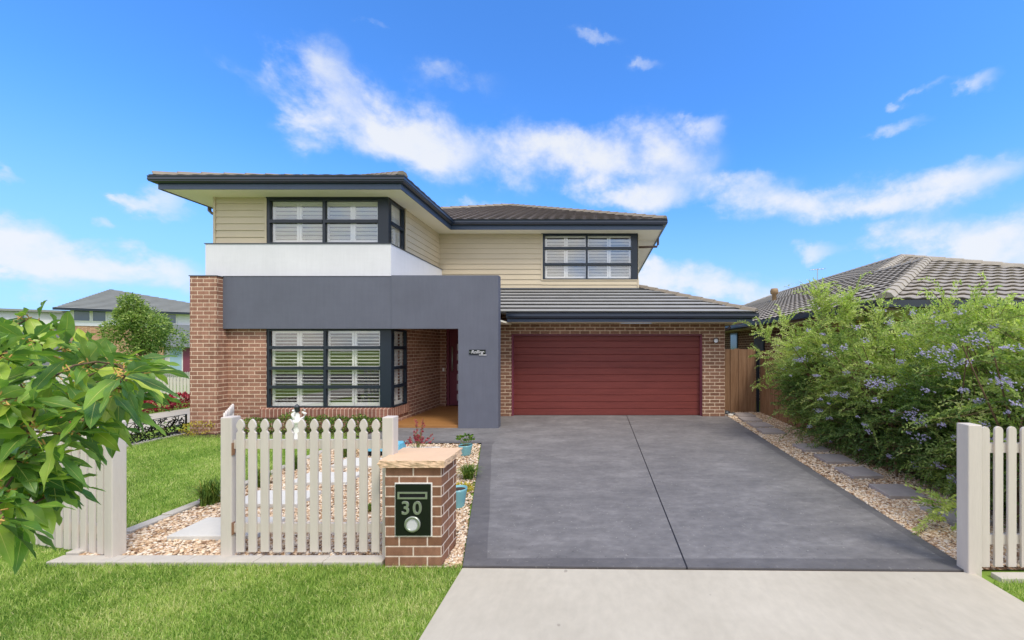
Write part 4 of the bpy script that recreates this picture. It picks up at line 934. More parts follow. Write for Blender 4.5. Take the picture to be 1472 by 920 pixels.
for k in range(9):
    a = 2*math.pi*k/9+.3; tip = Vector((math.cos(a)*.11, math.sin(a)*.11, zt_-rt.location.z+random.uniform(.08, .17))); st.tube([(0, 0, .14), tuple(tip)], .004, 4)
    for j in range(9): b = 2*math.pi*j/9; P.append(tuple(tip+rt.location)); D.append((math.cos(b), math.sin(b), random.uniform(0, .9)))
leafcloud('foliage', np.array(P), np.array(D), 0.06, 0.038, M['shrub'], rt); st.build('stem', M['stem_green'], rt, rel=True)
pot('near blue glazed pot half hidden behind the brick letterbox', -1.605, 4.68, 0.105, 0.215, 0)
rd = thing('red_flower_plant', 'slender plant with red flower spikes behind the sandstone letterbox cap', 'plant', (-3.05, 6.9, g(-3.05, 6.9)))
st = MB(); P, D = [], []
for k in range(26):
    a = random.uniform(0, 6.28); o_ = random.uniform(.02, .26); h = random.uniform(.22, .34) if k > 4 else random.uniform(.42, .60); o_ = o_ if k > 4 else o_*.4
    tip = Vector((math.cos(a)*o_, math.sin(a)*o_, h)); st.tube([(0, 0, 0), (tip.x*.5, tip.y*.5, h*.6), tuple(tip)], .003, 4, cap=False)
    for j in range(26): q = random.uniform(.62, 1); P.append(tuple(Vector((tip.x*q, tip.y*q, h*q))+rd.location)); D.append((random.gauss(0, 1), random.gauss(0, 1), random.gauss(.2, .7)))
leafcloud('blossoms', np.array(P), np.array(D), .028, .02, M['redflower'], rd); st.build('stem', M['stem_green'], rd, rel=True)
bt = thing('planter_box', 'low sky blue box planter with dark base behind the right fence post', 'planter', (-3.55, 6.78, g(-3.5, 6.8)))
mb = MB(); mb.box(-.36, .30, -.12, .12, .09, .215); bevel(mb.build('box', M['bluebox'], bt, rel=True), .01)
mb = MB(); mb.box(-.33, .27, -.10, .10, 0, .088); mb.build('base', M['dark'], bt, rel=True)
# ornament
orn = thing('garden_ornament', 'white ornate garden ornament with a grey lantern top before the window', 'ornament', (wx(427, 7.9), 7.9, g(-5.8, 7.9)))
mb = MB(); mb.lathe([(0.11, 0), (0.12, .03), (.07, .06), (.05, .12), (.06, .2), (.045, .26), (.10, .32), (.12, .37), (.06, .39), (0.001, .39)], (0, 0, 0), 16); mb.build('pedestal', M['statue'], orn, smooth=True, rel=True)
mb = MB()
for k in range(3):
    a = k*2.1+.4; pts = [(math.cos(a)*r1_, math.sin(a)*r1_*.6, z_) for r1_, z_ in ((.03, .38), (.12, .42), (.15, .50), (.09, .54), (.13, .58))]; mb.tube(pts, [.03, .028, .03, .022, .026], 8)
mb.tube([(0, 0, .38), (0.01, 0, .47), (-.02, 0, .53)], [.05, .045, .03], 10); mb.build('scrollwork', M['statue'], orn, smooth=True, rel=True)
mb = MB(); mb.lathe([(.02, .53), (.05, .55), (.045, .62), (.065, .63), (.03, .67), (.001, .70)], (0, 0, 0), 12); mb.build('lantern', M['flash'], orn, smooth=True, rel=True)
# rocks near garage corner
for i, (x, y, s, lb) in enumerate([(3.38, 10.45, .12, 'dark rock against the garage brick corner'), (3.52, 10.35, .09, 'rounded dark rock, outermost of three by the garage corner'), (3.40, 10.22, .08, 'pale rock in front of the dark ones by the garage corner')]):
    v0, f0 = ico(); v = v0*np.array([s, s*.8, s*.6])*(1+rng.uniform(-.2, .2, (12, 1)))+np.array([0, 0, s*.35])
    o = obj('garden_rock', v, f0, M['flash'] if i < 2 else M['paver'], smooth=True, rel=True); o.location = (x, y, g(x, y)); tag(o, lb, 'rock', 'rocks at the garage corner')
# ------------------------------------------------------------------ laser-cut screen
sc = thing('garden_screen', 'low black laser-cut metal screen with leaf pattern left of the brick pillar', 'screen', (-8.80, 8.66, 0.04))
t = MB(); Ls = 2.6; hs = 0.42
for z_ in (0.0, hs-.012): t.box(-.004, .004, -Ls, 0, z_, z_+.012)
for y_ in (0, -Ls/2, -Ls): t.box(-.004, .004, y_-.008, y_+.008, 0, hs)
for _ in range(560):
    y_, z_ = random.uniform(-Ls, 0), random.uniform(.02, hs-.02); a = random.uniform(0, 3.14); L = random.uniform(.05, .14); cy_, cz_ = math.cos(a)*L/2, math.sin(a)*L/2
    if not (0 < z_-abs(cz_) and z_+abs(cz_) < hs and -Ls < y_-abs(cy_) and y_+abs(cy_) < 0): continue
    t.obox((0, y_, z_), (0, math.cos(a), math.sin(a)), (0, -math.sin(a), math.cos(a)), (1, 0, 0), L/2, .0065, .0035)
sro = t.build('panel', M['black'], sc, rel=True)
t = MB()
for y_ in (-.02, -Ls/2, -Ls+.02): t.box(.005, .03, y_-.012, y_+.012, -.1, hs)
t.build('stake', M['black'], sc, rel=True)
MB_ = MB(); MB_.box(-8.92, -8.76, 6.0, 8.62, -.06, .06); tag(MB_.build('concrete_edging', M['edging']), kind='structure')
for i in range(5):
    small_shrub('low_shrub', ['leafy shrub behind the black screen, nearest the pillar', 'leafy shrub behind the black screen, second from the pillar', 'leafy shrub behind the middle of the black screen', 'leafy shrub behind the screen, fourth from the pillar', 'leafy shrub behind the far left end of the screen'][i], -9.1, 8.5-i*.5, .2, .25, 150, 'shrub', 'shrubs behind the black screen')
# red plants
for i in range(9):
    small_shrub('red_plant', ['red leafed plant beyond the side path, hard against the pillar edge'] [0] if i == 0 else 'red leafed plant beyond the side path, %s in its row from the pillar' % ['first', 'second', 'third', 'fourth', 'fifth', 'sixth', 'seventh', 'eighth', 'last'][i], -12.45+random.uniform(-.05, .05), 13.2-i*.55, .3, .42, 260, 'redleaf', 'red leafed plants along the side path', .10, 'plant')
# ------------------------------------------------------------------ background left
def simple_fence(label, x0, x1, y, z, h):
    f_ = thing('picket_fence', label, 'picket fence', (x0, y, z)); t = MB(); x = 0
    while x < x1-x0: t.prism([(x+a, 0, b) for a, b in picket_pts(.08, h, False)], (0, .02, 0)); x += .115
    t.build('pickets', M['fence_far'], f_, rel=True); t = MB(); t.box(0, x1-x0, .022, .06, h*.2, h*.28); t.box(0, x1-x0, .022, .06, h*.75, h*.83); t.build('rails', M['fence_far'], f_, rel=True)
simple_fence('far cream picket fence behind the red leafed plants', -19.5, -12.9, 13.6, g(-15, 13.6)-.02, .82)
simple_fence('farthest cream picket fence in front of the neighbouring two-storey house', -30, -15.5, 22.0, -.38, .95)
# corner neighbour house (left)
nb_ = thing('neighbour_house', 'white and grey two-storey house with hipped grey roof beyond the side street', 'house', (-42, 32, -.5))
A0 = Vector((-43.0, 29.2)); A1 = Vector((-33.5, 36.6)); ev = (A1-A0).normalized(); nv = Vector((ev.y, -ev.x))
def U(px): c = (PX-px)/F; return (43-c*29.2)/(.789+c*.615)
def fb(mb, u0, u1, o0, o1, z0, z1): c = A0+ev*(u0+u1)/2+nv*(o0+o1)/2; mb.obox((c.x, c.y, (z0+z1)/2), (*ev, 0), (*nv, 0), (0, 0, 1), (u1-u0)/2, (o1-o0)/2, (z1-z0)/2)
mb = MB(); fb(mb, 3.1, 14, -12, 0, 3.6, 4.85); mb.build('upper_wall', M['white_render'], nb_)
mb = MB(); fb(mb, 3.1, U(235), -12, -.05, -.8, 3.59); mb.build('brick_wall', M['brick_far'], nb_)
mb = MB(); fb(mb, U(235), 14, -12, .3, 1.95, 3.85); mb.build('grey_portal', M['grey_far'], nb_)
mb = MB(); fb(mb, U(235)+.01, 14, -12, -.4, -.8, 1.95); mb.build('lower_wall', M['white_render'], nb_)
for (u0, u1, z0, z1, o_, m_) in [(U(107), U(129), 4.0, 4.76, .02, 'glass_far'), (U(134), U(152), 4.0, 4.76, .02, 'glass_far'), (U(222), U(232), 3.98, 4.72, .02, 'glass_far'), (U(235), U(253), 3.98, 4.72, .02, 'glass_far'), (U(243), U(260), -.6, 1.85, -.36, 'glass_pale')]:
    mb = MB(); fb(mb, u0-.08, u1+.08, 0, o_+.03, z0-.08, z1+.08) if o_ > 0 else fb(mb, u0-.08, u1+.08, -.4, o_, z0-.08, z1+.08); wdw = mb.build('window', M['shutter'], nb_); mb = MB(); fb(mb, u0, u1, o_, o_+.05, z0, z1); mb.build('pane', M[m_], wdw)
mb = MB(); fb(mb, U(262), U(275), -.4, -.33, -.7, 1.85); mb.build('front_door', M['door'], nb_)
mb = MB(); rz = 4.9
q = lambda u, o_, z: (*(A0+ev*u+nv*o_), z)
tiled(mb, q(2.5, .6, rz), (*ev, 0), (-nv.x, -nv.y, .34), [(0, 0), (12.1, 0), (1.3, 6.6*1.056)], .4, .04, 0, .5)
ap_ = q(3.8, -6.0, rz+2.244); mb.poly([q(2.5, .6, rz), ap_, q(2.5, -12.6, rz)]); mb.poly([q(14.6, .6, rz), q(14.6, -12.6, rz), ap_]); mb.poly([q(2.5, -12.6, rz), ap_, q(14.6, -12.6, rz)])
mb.build('roof', M['tile_far'], nb_)
mb = MB(); fb(mb, 2.45, 14.65, .55, .7, rz-.16, rz+.02); mb.build('gutter', M['frame'], nb_); mb = MB(); fb(mb, 2.5, 14.6, 0.01, .55, rz-.1, rz-.05); mb.build('soffit', M['soffit'], nb_)
mb = MB(); fb(mb, -4, 3.09, -10, -1.2, 3.45, 4.62); mb.build('side_wing_wall', M['white_render'], nb_); mb = MB(); fb(mb, -4, 3.09, -10, -1.3, -.8, 3.44); mb.build('side_wing_base', M['grey_far'], nb_)
mb = MB(); fb(mb, -4.4, 3.09, -10.5, -.8, 4.62, 4.78); mb.build('side_wing_roof', M['tile_far'], nb_); mb = MB(); fb(mb, .35, .6, -1.25, -1.18, 3.7, 4.45); mb.build('window', M['glass_far'], nb_)
def tree(label, x, y, z, ch, cr, cz, n, m, leaf, name='tree', squash=1.0):
    root = thing(name, label, 'tree', (x, y, z)); t = MB(); t.tube([(0, 0, -.1), (.05, 0, cz*.5), (0, .05, cz)], [cr*.07, cr*.05, cr*.03], 8)
    cl = []
    for k in range(16):
        u = rng.normal(0, 1, 3); u /= np.linalg.norm(u); f = random.uniform(.35, .8); tp = 1-.38*(u[2]*f+.2); c = np.array([u[0]*cr*f*tp, u[1]*cr*f*tp, cz+u[2]*ch*.5*f]); cl.append((c, random.uniform(.22, .4)*tp)); t.tube([(0, 0, cz*.6), tuple(c*.6+np.array([0, 0, cz*.35])), tuple(c)], [cr*.03, cr*.02, cr*.008], 5)
    t.build('trunk', M['bark'], root, rel=True); P, D, T = [], [], []
    for i in range(n):
        c, rr = cl[i % 16] if random.random() < .8 else (np.array([0, 0, cz]), .66)
        u = rng.normal(0, 1, 3); u /= np.linalg.norm(u); s_ = random.uniform(.5, 1.05); P.append(c+u*rr*s_*np.array([cr, cr, ch*.5*squash])); D.append(u+rng.normal(0, .6, 3)); T.append(.5+.1*u[2]+random.gauss(0, .25))
    leafcloud('crown', np.array(P)+np.array([x, y, z]), np.array(D), leaf, leaf*.5, m, root, np.array(T)); return root
tree('rounded light green tree in front of the neighbouring two-storey house', wx(203, 20), 20, -.4, 3.9, 1.6, 3.1, 13000, M['fartree'], .12)
tree('dark green tree far left beside the neighbouring house', -44, 27, -.6, 3.6, 2.3, 2.8, 7000, M['shrub'], .2)
# trees past the right of the frame and far behind: distant tree belt left
for i, (x, y, h) in enumerate([(-70, 60, 5)]): tree('distant tree past the far left roof', x, y, -.6, h, 3.4, 3.2, 3000, M['shrub'], .35)
# ------------------------------------------------------------------ right neighbour house
nr = thing('neighbour_house', 'single-storey brown brick house with pale wavy tiled hip roof behind the hedge', 'house', (8, 12, 0))
zr = 2.68; P3 = .39; c3 = 1/math.sqrt(1+P3*P3); xe, ye = 4.86, 6.8
mb = MB()
# left plane: piecewise convex pieces. local (u along +Y from ye, t up slope toward +X)
d1, d2 = 3.94, 7.04
tiled(mb, (xe, ye, zr), (0, 1, 0), (1, 0, P3), [(0, 0), (26.2, 0), (26.2-d1, d1/c3), (d1, d1/c3)], .32, .036, .026, .3)
tiled(mb, (xe+d1, ye, zr+P3*d1), (0, 1, 0), (1, 0, P3), [(5.8, 0), (26.2-d1, 0), (26.2-d2, (d2-d1)/c3), (5.8+d2-d1, (d2-d1)/c3)], .32, .036, .026, .3)
tiled(mb, (xe, ye, zr), (1, 0, 0), (0, 1, P3), [(0, 0), (2*d1, 0), (d1, d1/c3)], .32, .036, .026, .3)
tiled(mb, (xe+2*d1, ye, zr), (0, 1, 0), (-1, 0, P3), [(0, 0), (1.86, 0), (5.8, d1/c3), (d1, d1/c3)], .32, .036, .026, .3)
tiled(mb, (xe+d1, ye+5.8, zr+P3*d1), (1, 0, 0), (0, 1, P3), [(0, 0), (6.2, 0), (3.1, 3.1/c3)], .32, .036, .026, .3)
tiled(mb, (xe+2*d2, ye+1.86, zr), (0, 1, 0), (-1, 0, P3), [(0, 0), (24.34, 0), (24.34-d2, d2/c3), (d2, d2/c3)], .32, .036, .026, .3)
tiled(mb, (xe+2*d1, ye+1.86, zr), (1, 0, 0), (0, 1, P3), [(0, 0), (6.2, 0), (6.2-d1, d1/c3), (-d1, d1/c3)], .32, .036, .026, .3)
nrr = mb.build('roof', M['tile_pale'], nr)
cm = MB(); a1 = (xe+d1, ye+d1, zr+P3*d1); caps(cm, (xe+.03, ye+.03, zr+.03), a1, .13, .36, .03, .07); caps(cm, (xe+2*d1, ye, zr+.03), a1, .13, .36, .03, .07); a2 = (xe+d1, ye+5.8, zr+P3*d1); caps(cm, a1, a2, .13)
a3 = (xe+d2, ye+5.8+d2-d1, zr+P3*d2); caps(cm, a2, a3, .13, .36, .03, .07); a4 = (xe+d2, ye+26.2-d2, zr+P3*d2); caps(cm, a3, a4, .13); caps(cm, a4, (xe, ye+26.2, zr), .13); caps(cm, (xe+2*d2, ye+1.86, zr+.03), a3, .13, .36, .03, .07)
cm.build('ridge_cap', M['cap_pale'], nrr)
pth = [(xe-.05, 33.0), (xe-.05, ye-.05), (xe+2*d1+.05, ye-.05), (xe+2*d1+.05, ye+1.81), (xe+2*d2+.05, ye+1.81), (xe+2*d2+.05, 33.0)]
MB().sweep([(0.05, zr), (0.05, zr-.12), (-.05, zr-.12), (-.05, zr)], pth).build('gutter', M['navy'], nr)
MB().sweep([(-.052, zr-.16), (-.052, zr-.01), (-.07, zr-.01), (-.07, zr-.16)], pth).build('fascia', M['pipe'], nr)
mb = MB(); mb.box(xe+.05, xe+2*d1-.05, ye+.05, ye+1.86, zr-.17, zr-.14); mb.box(xe+.05, xe+2*d2-.05, ye+1.861, 32.9, zr-.17, zr-.14); mb.build('soffit', M['soffit'], nr)
mb = MB(); mb.box(5.35, 18.4, 9.2, 32.4, 0, zr-.17); mb.build('brick_wall', M['brick_dark'], nr)
for (y0, y1) in ((12.8, 13.6), (15.2, 16.0), (18, 19)): mb = MB(); mb.box(5.32, 5.349, y0, y1, 1.2, 2.45); wd_ = mb.build('window', M['frame'], nr); MB().box(5.312, 5.319, y0+.06, y1-.06, 1.26, 2.39).build('pane', M['glass_far'], wd_)
mb = MB(); mb.box(5.30, 5.38, 7.3, 7.38, 0, zr-.17); mb.box(5.2, 5.48, 7.2, 7.48, 2.0, 2.06); mb.build('porch_post', M['shutter'], nr)
vn = (wx(1113, 19.5)); mb = MB(); zb = zr+P3*(vn-xe); mb.lathe([(.10, -.2), (.10, .32), (.17, .34), (.19, .48), (.15, .60), (.001, .62)], (wx(1113, 19.5), 19.5, zb), 14); mb.build('roof_vent', M['terracotta'], nr, smooth=True)
an = MB(); ax_, ay_ = wx(1175, 20), 20.0; az_ = zr+P3*(ax_-xe)-.1; an.tube([(ax_, ay_, az_), (ax_, ay_, az_+.85)], .02, 6); an.tube([(ax_-.35, ay_, az_+.78), (ax_+.35, ay_, az_+.84)], .012, 5)
for k in range(5): an.tube([(ax_-.3+k*.15, ay_-.2, az_+.79+k*.01), (ax_-.3+k*.15, ay_+.2, az_+.79+k*.01)], .008, 4)
an.build('aerial', M['steel'], nr)
# ------------------------------------------------------------------ house across the road (reflected in the front windows)
oh = thing('street_house', 'brick house across the road, seen only as a reflection in the front windows', 'house', (-9, -24, 0))
mb = MB(); mb.box(-20, -4, -32, -22, -.1, 5.0); mb.box(0, 14, -32, -21, -.1, 5.0); mb.build('wall', M['brick_far'], oh)
mb = MB()
for x0, x1, yf in ((-20.5, -3.5, -21.4), (-.5, 14.5, -20.4)):
    hw = 5.6; mb.poly([(x0, yf, 5.0), (x1, yf, 5.0), (x1-hw, yf-hw, 7.3), (x0+hw, yf-hw, 7.3)]); mb.poly([(x0, yf-2*hw, 5.0), (x1, yf-2*hw, 5.0), (x1-hw, yf-hw, 7.3), (x0+hw, yf-hw, 7.3)]); mb.poly([(x0, yf, 5.0), (x0+hw, yf-hw, 7.3), (x0, yf-2*hw, 5.0)]); mb.poly([(x1, yf, 5.0), (x1-hw, yf-hw, 7.3), (x1, yf-2*hw, 5.0)])
mb.build('roof', M['tile_far'], oh)
for x0 in (-18, -12, -8, 3, 9): mb = MB(); mb.box(x0, x0+2.2, -21.99 if x0 < 0 else -20.99, -21.95 if x0 < 0 else -20.95, .6, 2.2); mb.build('window', M['glass_far'], oh)
tree('street tree across the road seen only in window reflections', -15, -17, 0, 4, 2.2, 3.4, 4000, M['shrub'], .2)
# ------------------------------------------------------------------ foreground leafy tree (left)
def build_big_tree():
    root = thing('leafy_tree', 'broad-leaved young tree reaching in from the left edge with glossy green leaves', 'tree', (-2.75, 1.25, -.02))
    T0 = Vector((-2.75, 1.25, -.02)); V, T, UV, Fc = [], [], [], []; wood_ = MB(); twig = MB()
    def leaf(base, d, L, W, tint, roll):
        d = d.normalized(); up = Vector((0, 0, 1)); s = d.cross(up)
        if s.length < .1: s = Vector((1, 0, 0))
        s.normalize(); n = s.cross(d); s = (s*math.cos(roll)+n*math.sin(roll)).normalized(); n = s.cross(d)
        pet = L*.13; p = Vector(base); q = p+d*pet; twig.tube([tuple(p), tuple(q)], .0016, 4, cap=False)
        nl, cu = 9, random.uniform(.25, .75); b = len(V); cup = random.uniform(.12, .4); wav = random.uniform(0, 6)
        for i in range(nl+1):
            f = i/nl; a = cu*f; c = q+d*(math.sin(a)/max(cu, .01)*L)-up*((1-math.cos(a))/max(cu, .01)*L)
            dd = (d*math.cos(a)-up*math.sin(a)).normalized(); nn = s.cross(dd).normalized()
            if nn.z < 0 and abs(roll) < 1.2: nn = -nn
            w_ = W*(math.sin(math.pi*min(1, f**.8*1.0))**.75)*(1-.25*f)+.0005
            for k in (-1, -.5, 0, .5, 1):
                V.append(tuple(c+s*w_*k+nn*(abs(k)*w_*cup+w_*.32*math.sin(f*13+wav+k*1.3)*abs(k)))); T.append(tint); UV.append((k, f, 0))
        for i in range(nl):
            for k in range(4): a = b+i*5+k; Fc.append((a, a+1, a+6, a+5))
    def whorl(tip, d, n, sz=1.0):
        for i in range(n):
            a = 2*math.pi*i/n+random.uniform(-.4, .4); dd = Vector(d).normalized(); s = dd.cross(Vector((0, 0, 1))).normalized(); u = s.cross(dd)
            ld = dd*random.uniform(.3, 1.0)+(s*math.cos(a)+u*math.sin(a))*random.uniform(.6, 1.1)+Vector((0, 0, random.uniform(-.45, .15)))
            leaf(Vector(tip)+Vector((random.gauss(0, .008), random.gauss(0, .008), random.gauss(0, .008)))-dd*random.uniform(0, .05), ld, sz*random.uniform(.062, .128), sz*random.uniform(.0125, .019), random.uniform(0, 1)**1.25, random.gauss(0, .55))
    tips = [(18, 470, 1.20), (48, 492, 1.05), (95, 500, 1.15), (138, 520, 1.05), (170, 512, 1.2), (206, 536, 1.12), (182, 560, 1.05), (150, 572, .98), (112, 548, 1.1), (70, 545, .95), (25, 540, 1.1), (10, 505, .95), (90, 590, 1.1), (50, 590, .92), (130, 610, 1.02), (95, 625, .92), (60, 640, 1.0), (20, 610, 1.05), (10, 655, .9), (45, 680, 1.0), (15, 715, .88), (5, 745, .82), (110, 502, 1.25), (60, 478, 1.3), (5, 575, .85), (75, 575, 1.3), (150, 545, 1.3), (35, 640, 1.25), (-30, 560, .95), (-30, 640, .9), (-40, 700, .95), (-30, 490, 1.1), (160, 600, 1.15), (215, 560, 1.2), (30, 520, 1.35), (30, 700, 1.0), (65, 715, 1.0), (12, 770, .92), (88, 690, 1.0), (50, 640, 1.1), (30, 665, .95), (175, 540, .95), (110, 520, 1.35), (5, 690, 1.15)]
    anchors = [T0+Vector((.15, 0, 1.05)), T0+Vector((.2, -.05, 1.3)), T0+Vector((.1, .1, 1.55)), T0+Vector((.15, 0, .85))]
    nodes = [(T0+Vector((.03+.05*f, 0, .75+1.15*f)), 0.0) for f in (0, .15, .3, .45, .6, .75, .9)]
    pts = [Vector((wx(a, Y), Y, wz(b, Y))) for a, b, Y in tips]
    extra = []
    while len(extra) < 85:            # rest of the crown, outside the left edge of the view
        c = T0+Vector((random.gauss(.25, .5), random.gauss(.05, .42), random.uniform(.95, 2.0)))
        if c.x < -1.48*max(c.y, .3)-.16 and c.y > .45: extra.append(c)
    allp = sorted([(p, 1) for p in pts]+[(p, 0) for p in extra], key=lambda q: (q[0]-T0-Vector((0, 0, 1.2))).length)
    for tip, inview in allp:
        base, dist = min(nodes, key=lambda q: (q[0]-tip).length+.25*q[1]); L = (tip-base).length; steps = max(2, int(L/.16)); prev = base; path = [tuple(base)]; off = Vector((0, 0, random.uniform(.0, .12)*L))
        for k in range(1, steps+1):
            f = k/steps; p = base.lerp(tip, f)+off*math.sin(f*math.pi)+(Vector((random.gauss(0, .012), random.gauss(0, .012), random.gauss(0, .012))) if k < steps else Vector((0, 0, 0)))
            path.append(tuple(p)); nodes.append((p, dist+L*f))
            if k < steps and (p.x < -1.48*p.y-.12 or random.random() < .5): whorl(p, p-prev, 3, .9)
            prev = p
        r0_ = max(.0028, .011-.007*dist); wood_.tube(path, [r0_+(.0018-r0_)*q/steps for q in range(steps+1)], 6)
        d = (tip-Vector(path[-2])).normalized(); d.y *= .5
        whorl(tip, d, random.randint(6, 9), 1.0)
        if inview and random.random() < .6: whorl(tip.lerp(Vector(path[-2]), .5), d, 3, .95)
    wood_.tube([tuple(T0+Vector((0, 0, -.1))), tuple(T0+Vector((.02, .01, .4))), tuple(T0+Vector((.03, 0, .75))), tuple(T0+Vector((.055, 0, 1.3))), tuple(T0+Vector((.08, 0, 1.8)))], [.036, .03, .024, .016, .007], 10)
    o = obj('leaves', np.array(V), np.array(Fc), M['bigleaf'], root, True, tint=T)
    at = o.data.attributes.new('leafuv', 'FLOAT_VECTOR', 'POINT'); at.data.foreach_set('vector', np.array(UV, np.float32).ravel())
    wood_.build('trunk', M['bark'], root, smooth=True); twig.build('twigs', M['twig'], root)
build_big_tree()
# ------------------------------------------------------------------ camera, sun, sky
cam = bpy.data.cameras.new('camera'); co = bpy.data.objects.new('camera', cam); COL.objects.link(co); co.location = (0, 0, H); co.rotation_euler = (R(90), 0, 0)
cam.sensor_width = 36; cam.lens = F/1472*36; cam.shift_x = -(PX-736)/1472; cam.shift_y = (PY-460)/1472; cam.clip_end = 3000; cam.clip_start = .05; S.camera = co
SUN_EL, SUN_AZ = 56.0, 140.0     # azimuth clockwise from +Y
sd = Vector((math.sin(R(SUN_AZ))*math.cos(R(SUN_EL)), math.cos(R(SUN_AZ))*math.cos(R(SUN_EL)), math.sin(R(SUN_EL))))
ld = bpy.data.lights.new('sun', 'SUN'); ld.energy = 1.5; ld.angle = R(14); ld.color = (1, .93, .82); lo = bpy.data.objects.new('sun', ld); COL.objects.link(lo); lo.rotation_euler = sd.to_track_quat('Z', 'Y').to_euler(); lo.location = (0, 0, 30)
W = bpy.data.worlds.new('World'); S.world = W; W.use_nodes = True; wt = W.node_tree; wn = wt.nodes; wn.clear()
def wadd(t_, **k):
    n_ = wn.new(t_)
    for a, b in k.items(): setattr(n_, a, b)
    return n_
def wm(op, a, b=None, c=None):
    n_ = wadd('ShaderNodeMath', operation=op)
    for i, v in enumerate((a, b, c)):
        if v is None: continue
        if hasattr(v, 'links'): wt.links.new(v, n_.inputs[i])
        else: n_.inputs[i].default_value = v
    return n_.outputs[0]
def wmix(f, a, b, bl='MIX'):
    n_ = wadd('ShaderNodeMix', data_type='RGBA', blend_type=bl)
    for k, v in ((0, f), (6, a), (7, b)):
        if hasattr(v, 'links'): wt.links.new(v, n_.inputs[k])
        else: n_.inputs[k].default_value = v if k == 0 else tuple(v)+(1,)
    return n_.outputs[2]
sky = wadd('ShaderNodeTexSky', sky_type='NISHITA'); sky.sun_disc = False; sky.sun_elevation = R(SUN_EL); sky.sun_rotation = R(SUN_AZ); sky.air_density = 1.0; sky.dust_density = 0.4; sky.ozone_density = 2.0
tc = wadd('ShaderNodeTexCoord'); sx = wadd('ShaderNodeSeparateXYZ'); wt.links.new(tc.outputs['Generated'], sx.inputs[0])
az = wm('ARCTAN2', sx.outputs[0], sx.outputs[1]); el = wm('ARCSINE', sx.outputs[2])
n1 = wadd('ShaderNodeTexNoise'); n1.inputs['Scale'].default_value = 8.5; n1.inputs['Detail'].default_value = 9; n1.inputs['Roughness'].default_value = .6; n1.inputs['Distortion'].default_value = .1
mp = wadd('ShaderNodeMapping'); mp.inputs['Scale'].default_value = (1, 1, 1.35); wt.links.new(tc.outputs['Generated'], mp.inputs[0]); wt.links.new(mp.outputs[0], n1.inputs['Vector'])
n2 = wadd('ShaderNodeTexNoise'); n2.inputs['Scale'].default_value = 2.2; n2.inputs['Detail'].default_value = 5; wt.links.new(mp.outputs[0], n2.inputs['Vector'])
sn3 = wadd('ShaderNodeSeparateColor'); wt.links.new(n1.outputs['Color'], sn3.inputs[0])
# warped az/el
azw = wm('ADD', az, wm('MULTIPLY', wm('SUBTRACT', sn3.outputs[0], .5), .16)); elw = wm('ADD', el, wm('MULTIPLY', wm('SUBTRACT', sn3.outputs[1], .5), .10))
cv = wadd('ShaderNodeCombineXYZ'); wt.links.new(azw, cv.inputs[0]); wt.links.new(elw, cv.inputs[1])
BL = [(455, 112, 58, 62, .75), (575, 185, 105, 52, .95), (490, 205, 75, 30, .55), (625, 215, 60, 45, .8), (655, 112, 75, 25, .35), (745, 220, 75, 50, .9), (835, 215, 60, 40, .8), (935, 235, 95, 58, 1.0), (900, 285, 80, 22, .85), (1015, 180, 32, 20, .6), (350, 112, 60, 35, .3), (1390, 122, 35, 20, .85), (1335, 117, 35, 8, .45), (1285, 187, 55, 12, .55), (1075, 275, 75, 22, .65), (1150, 300, 105, 26, .85), (1360, 265, 115, 32, 1.05), (1240, 300, 60, 16, .6), (1300, 335, 85, 24, .8), (1430, 355, 130, 40, 1.3), (1170, 352, 34, 14, .75), (35, 350, 60, 32, 1.1), (55, 382, 105, 30, 1.3), (220, 388, 90, 28, 1.2), (248, 290, 42, 26, .65), (160, 320, 28, 12, .55), (8, 258, 22, 14, .6), (965, 405, 90, 24, 1.15), (1085, 425, 75, 28, 1.0), (940, 383, 24, 12, .6), (690, 292, 42, 13, .8), (860, 57, 40, 12, .4), (935, 92, 26, 10, .3), (540, 32, 22, 8, .35), (1450, 400, 120, 30, .8), (1290, 145, 20, 8, .5), (120, 430, 90, 18, .4)]
tot = None
for (a, b, ra, rb, st_) in BL:
    dx, dy = (a-PX)/F, (PY-b)/F; A_ = math.atan(dx); cosA = math.cos(A_); E_ = math.atan(dy*cosA)
    sa = ra/F*cosA*cosA*1.05; se = rb/F*cosA*math.cos(E_)**2*1.05
    v1 = wadd('ShaderNodeVectorMath', operation='MULTIPLY_ADD'); wt.links.new(cv.outputs[0], v1.inputs[0]); v1.inputs[1].default_value = (1/sa, 1/se, 0); v1.inputs[2].default_value = (-A_/sa, -E_/se, 0)
    v2 = wadd('ShaderNodeVectorMath', operation='LENGTH'); wt.links.new(v1.outputs[0], v2.inputs[0])
    mr = wadd('ShaderNodeMapRange', interpolation_type='SMOOTHSTEP'); wt.links.new(v2.outputs['Value'], mr.inputs[0]); mr.inputs[1].default_value = 1.5; mr.inputs[2].default_value = 0; mr.inputs[3].default_value = 0; mr.inputs[4].default_value = st_
    tot = mr.outputs[0] if tot is None else wm('ADD', tot, mr.outputs[0])
tot = wm('MINIMUM', tot, 1.15)
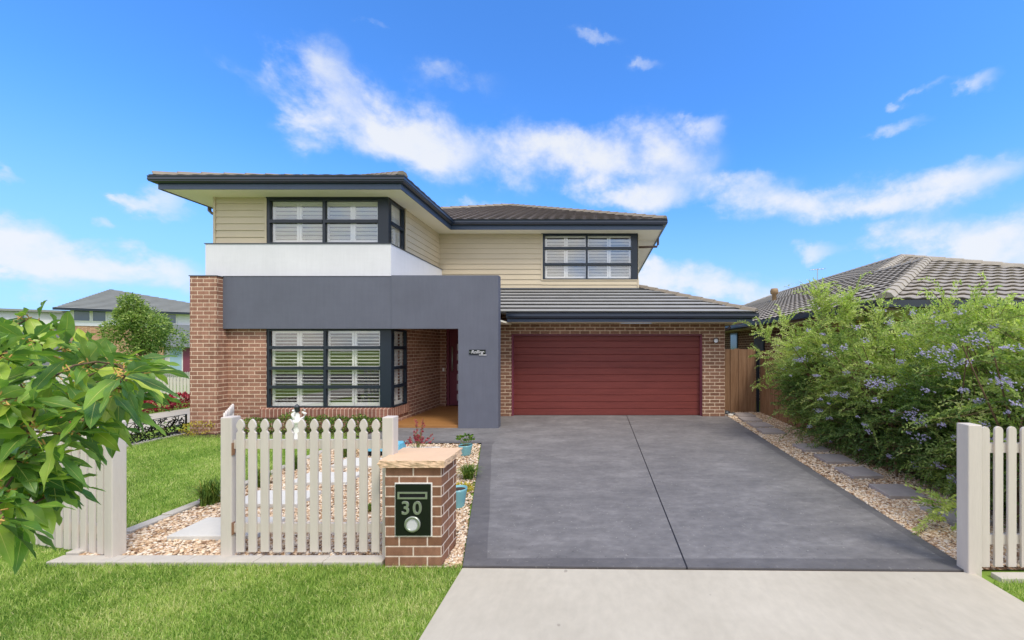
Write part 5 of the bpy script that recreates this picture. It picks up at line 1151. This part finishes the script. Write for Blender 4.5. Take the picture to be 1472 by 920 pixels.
# broad unseen cloud cover, added overhead and behind the viewer as neutral fill light
bk = wadd('ShaderNodeMapRange', interpolation_type='SMOOTHSTEP'); wt.links.new(sx.outputs[1], bk.inputs[0]); bk.inputs[1].default_value = .25; bk.inputs[2].default_value = -.35; bk.inputs[3].default_value = 0; bk.inputs[4].default_value = .85
zn = wadd('ShaderNodeMapRange', interpolation_type='SMOOTHSTEP'); wt.links.new(sx.outputs[2], zn.inputs[0]); zn.inputs[1].default_value = .70; zn.inputs[2].default_value = .92; zn.inputs[3].default_value = 0; zn.inputs[4].default_value = .85
bkf = wm('MAXIMUM', bk.outputs[0], zn.outputs[0])
tot = wm('MAXIMUM', tot, wm('MULTIPLY', bkf, wm('ADD', .55, n2.outputs['Fac'])))
den = wm('ADD', wm('MULTIPLY', tot, 1.0), wm('MULTIPLY', wm('SUBTRACT', n1.outputs['Fac'], .5), 2.3))
den = wm('MULTIPLY', den, wm('MINIMUM', wm('MULTIPLY', tot, 4), 1.0))
cm_ = wadd('ShaderNodeMapRange', interpolation_type='SMOOTHSTEP'); wt.links.new(den, cm_.inputs[0]); cm_.inputs[1].default_value = .0; cm_.inputs[2].default_value = 1.25; cm_.inputs[3].default_value = 0; cm_.inputs[4].default_value = 1
SKYM = 0.12
skyc = wmix(1.0, sky.outputs[0], (.45, .93, 1.5), 'MULTIPLY')
hz = wadd('ShaderNodeMapRange', interpolation_type='SMOOTHSTEP'); wt.links.new(sx.outputs[2], hz.inputs[0]); hz.inputs[1].default_value = .42; hz.inputs[2].default_value = -.02; hz.inputs[3].default_value = 0; hz.inputs[4].default_value = .7
skyc = wmix(hz.outputs[0], skyc, (1.9, 2.5, 4.3))
cloudc = wmix(cm_.outputs[0], (3.1, 3.55, 4.3), (4.15, 4.25, 4.4))
cloudc = wmix(bkf, cloudc, (8.3, 7.7, 7.1))  # added fill cloud, brighter than the clouds in view
fin = wmix(wm('MULTIPLY', cm_.outputs[0], .92), skyc, cloudc)
bg = wadd('ShaderNodeBackground'); bg.inputs['Strength'].default_value = SKYM; wt.links.new(fin, bg.inputs[0]); wo = wadd('ShaderNodeOutputWorld'); wt.links.new(bg.outputs[0], wo.inputs[0])
S.view_settings.view_transform = 'Standard'; S.view_settings.look = 'None'; S.view_settings.gamma = 1; S.view_settings.exposure = 0.85
S.cycles.use_denoising = True; S.cycles.max_bounces = 8; S.cycles.transparent_max_bounces = 12
S.cycles.diffuse_bounces = 4
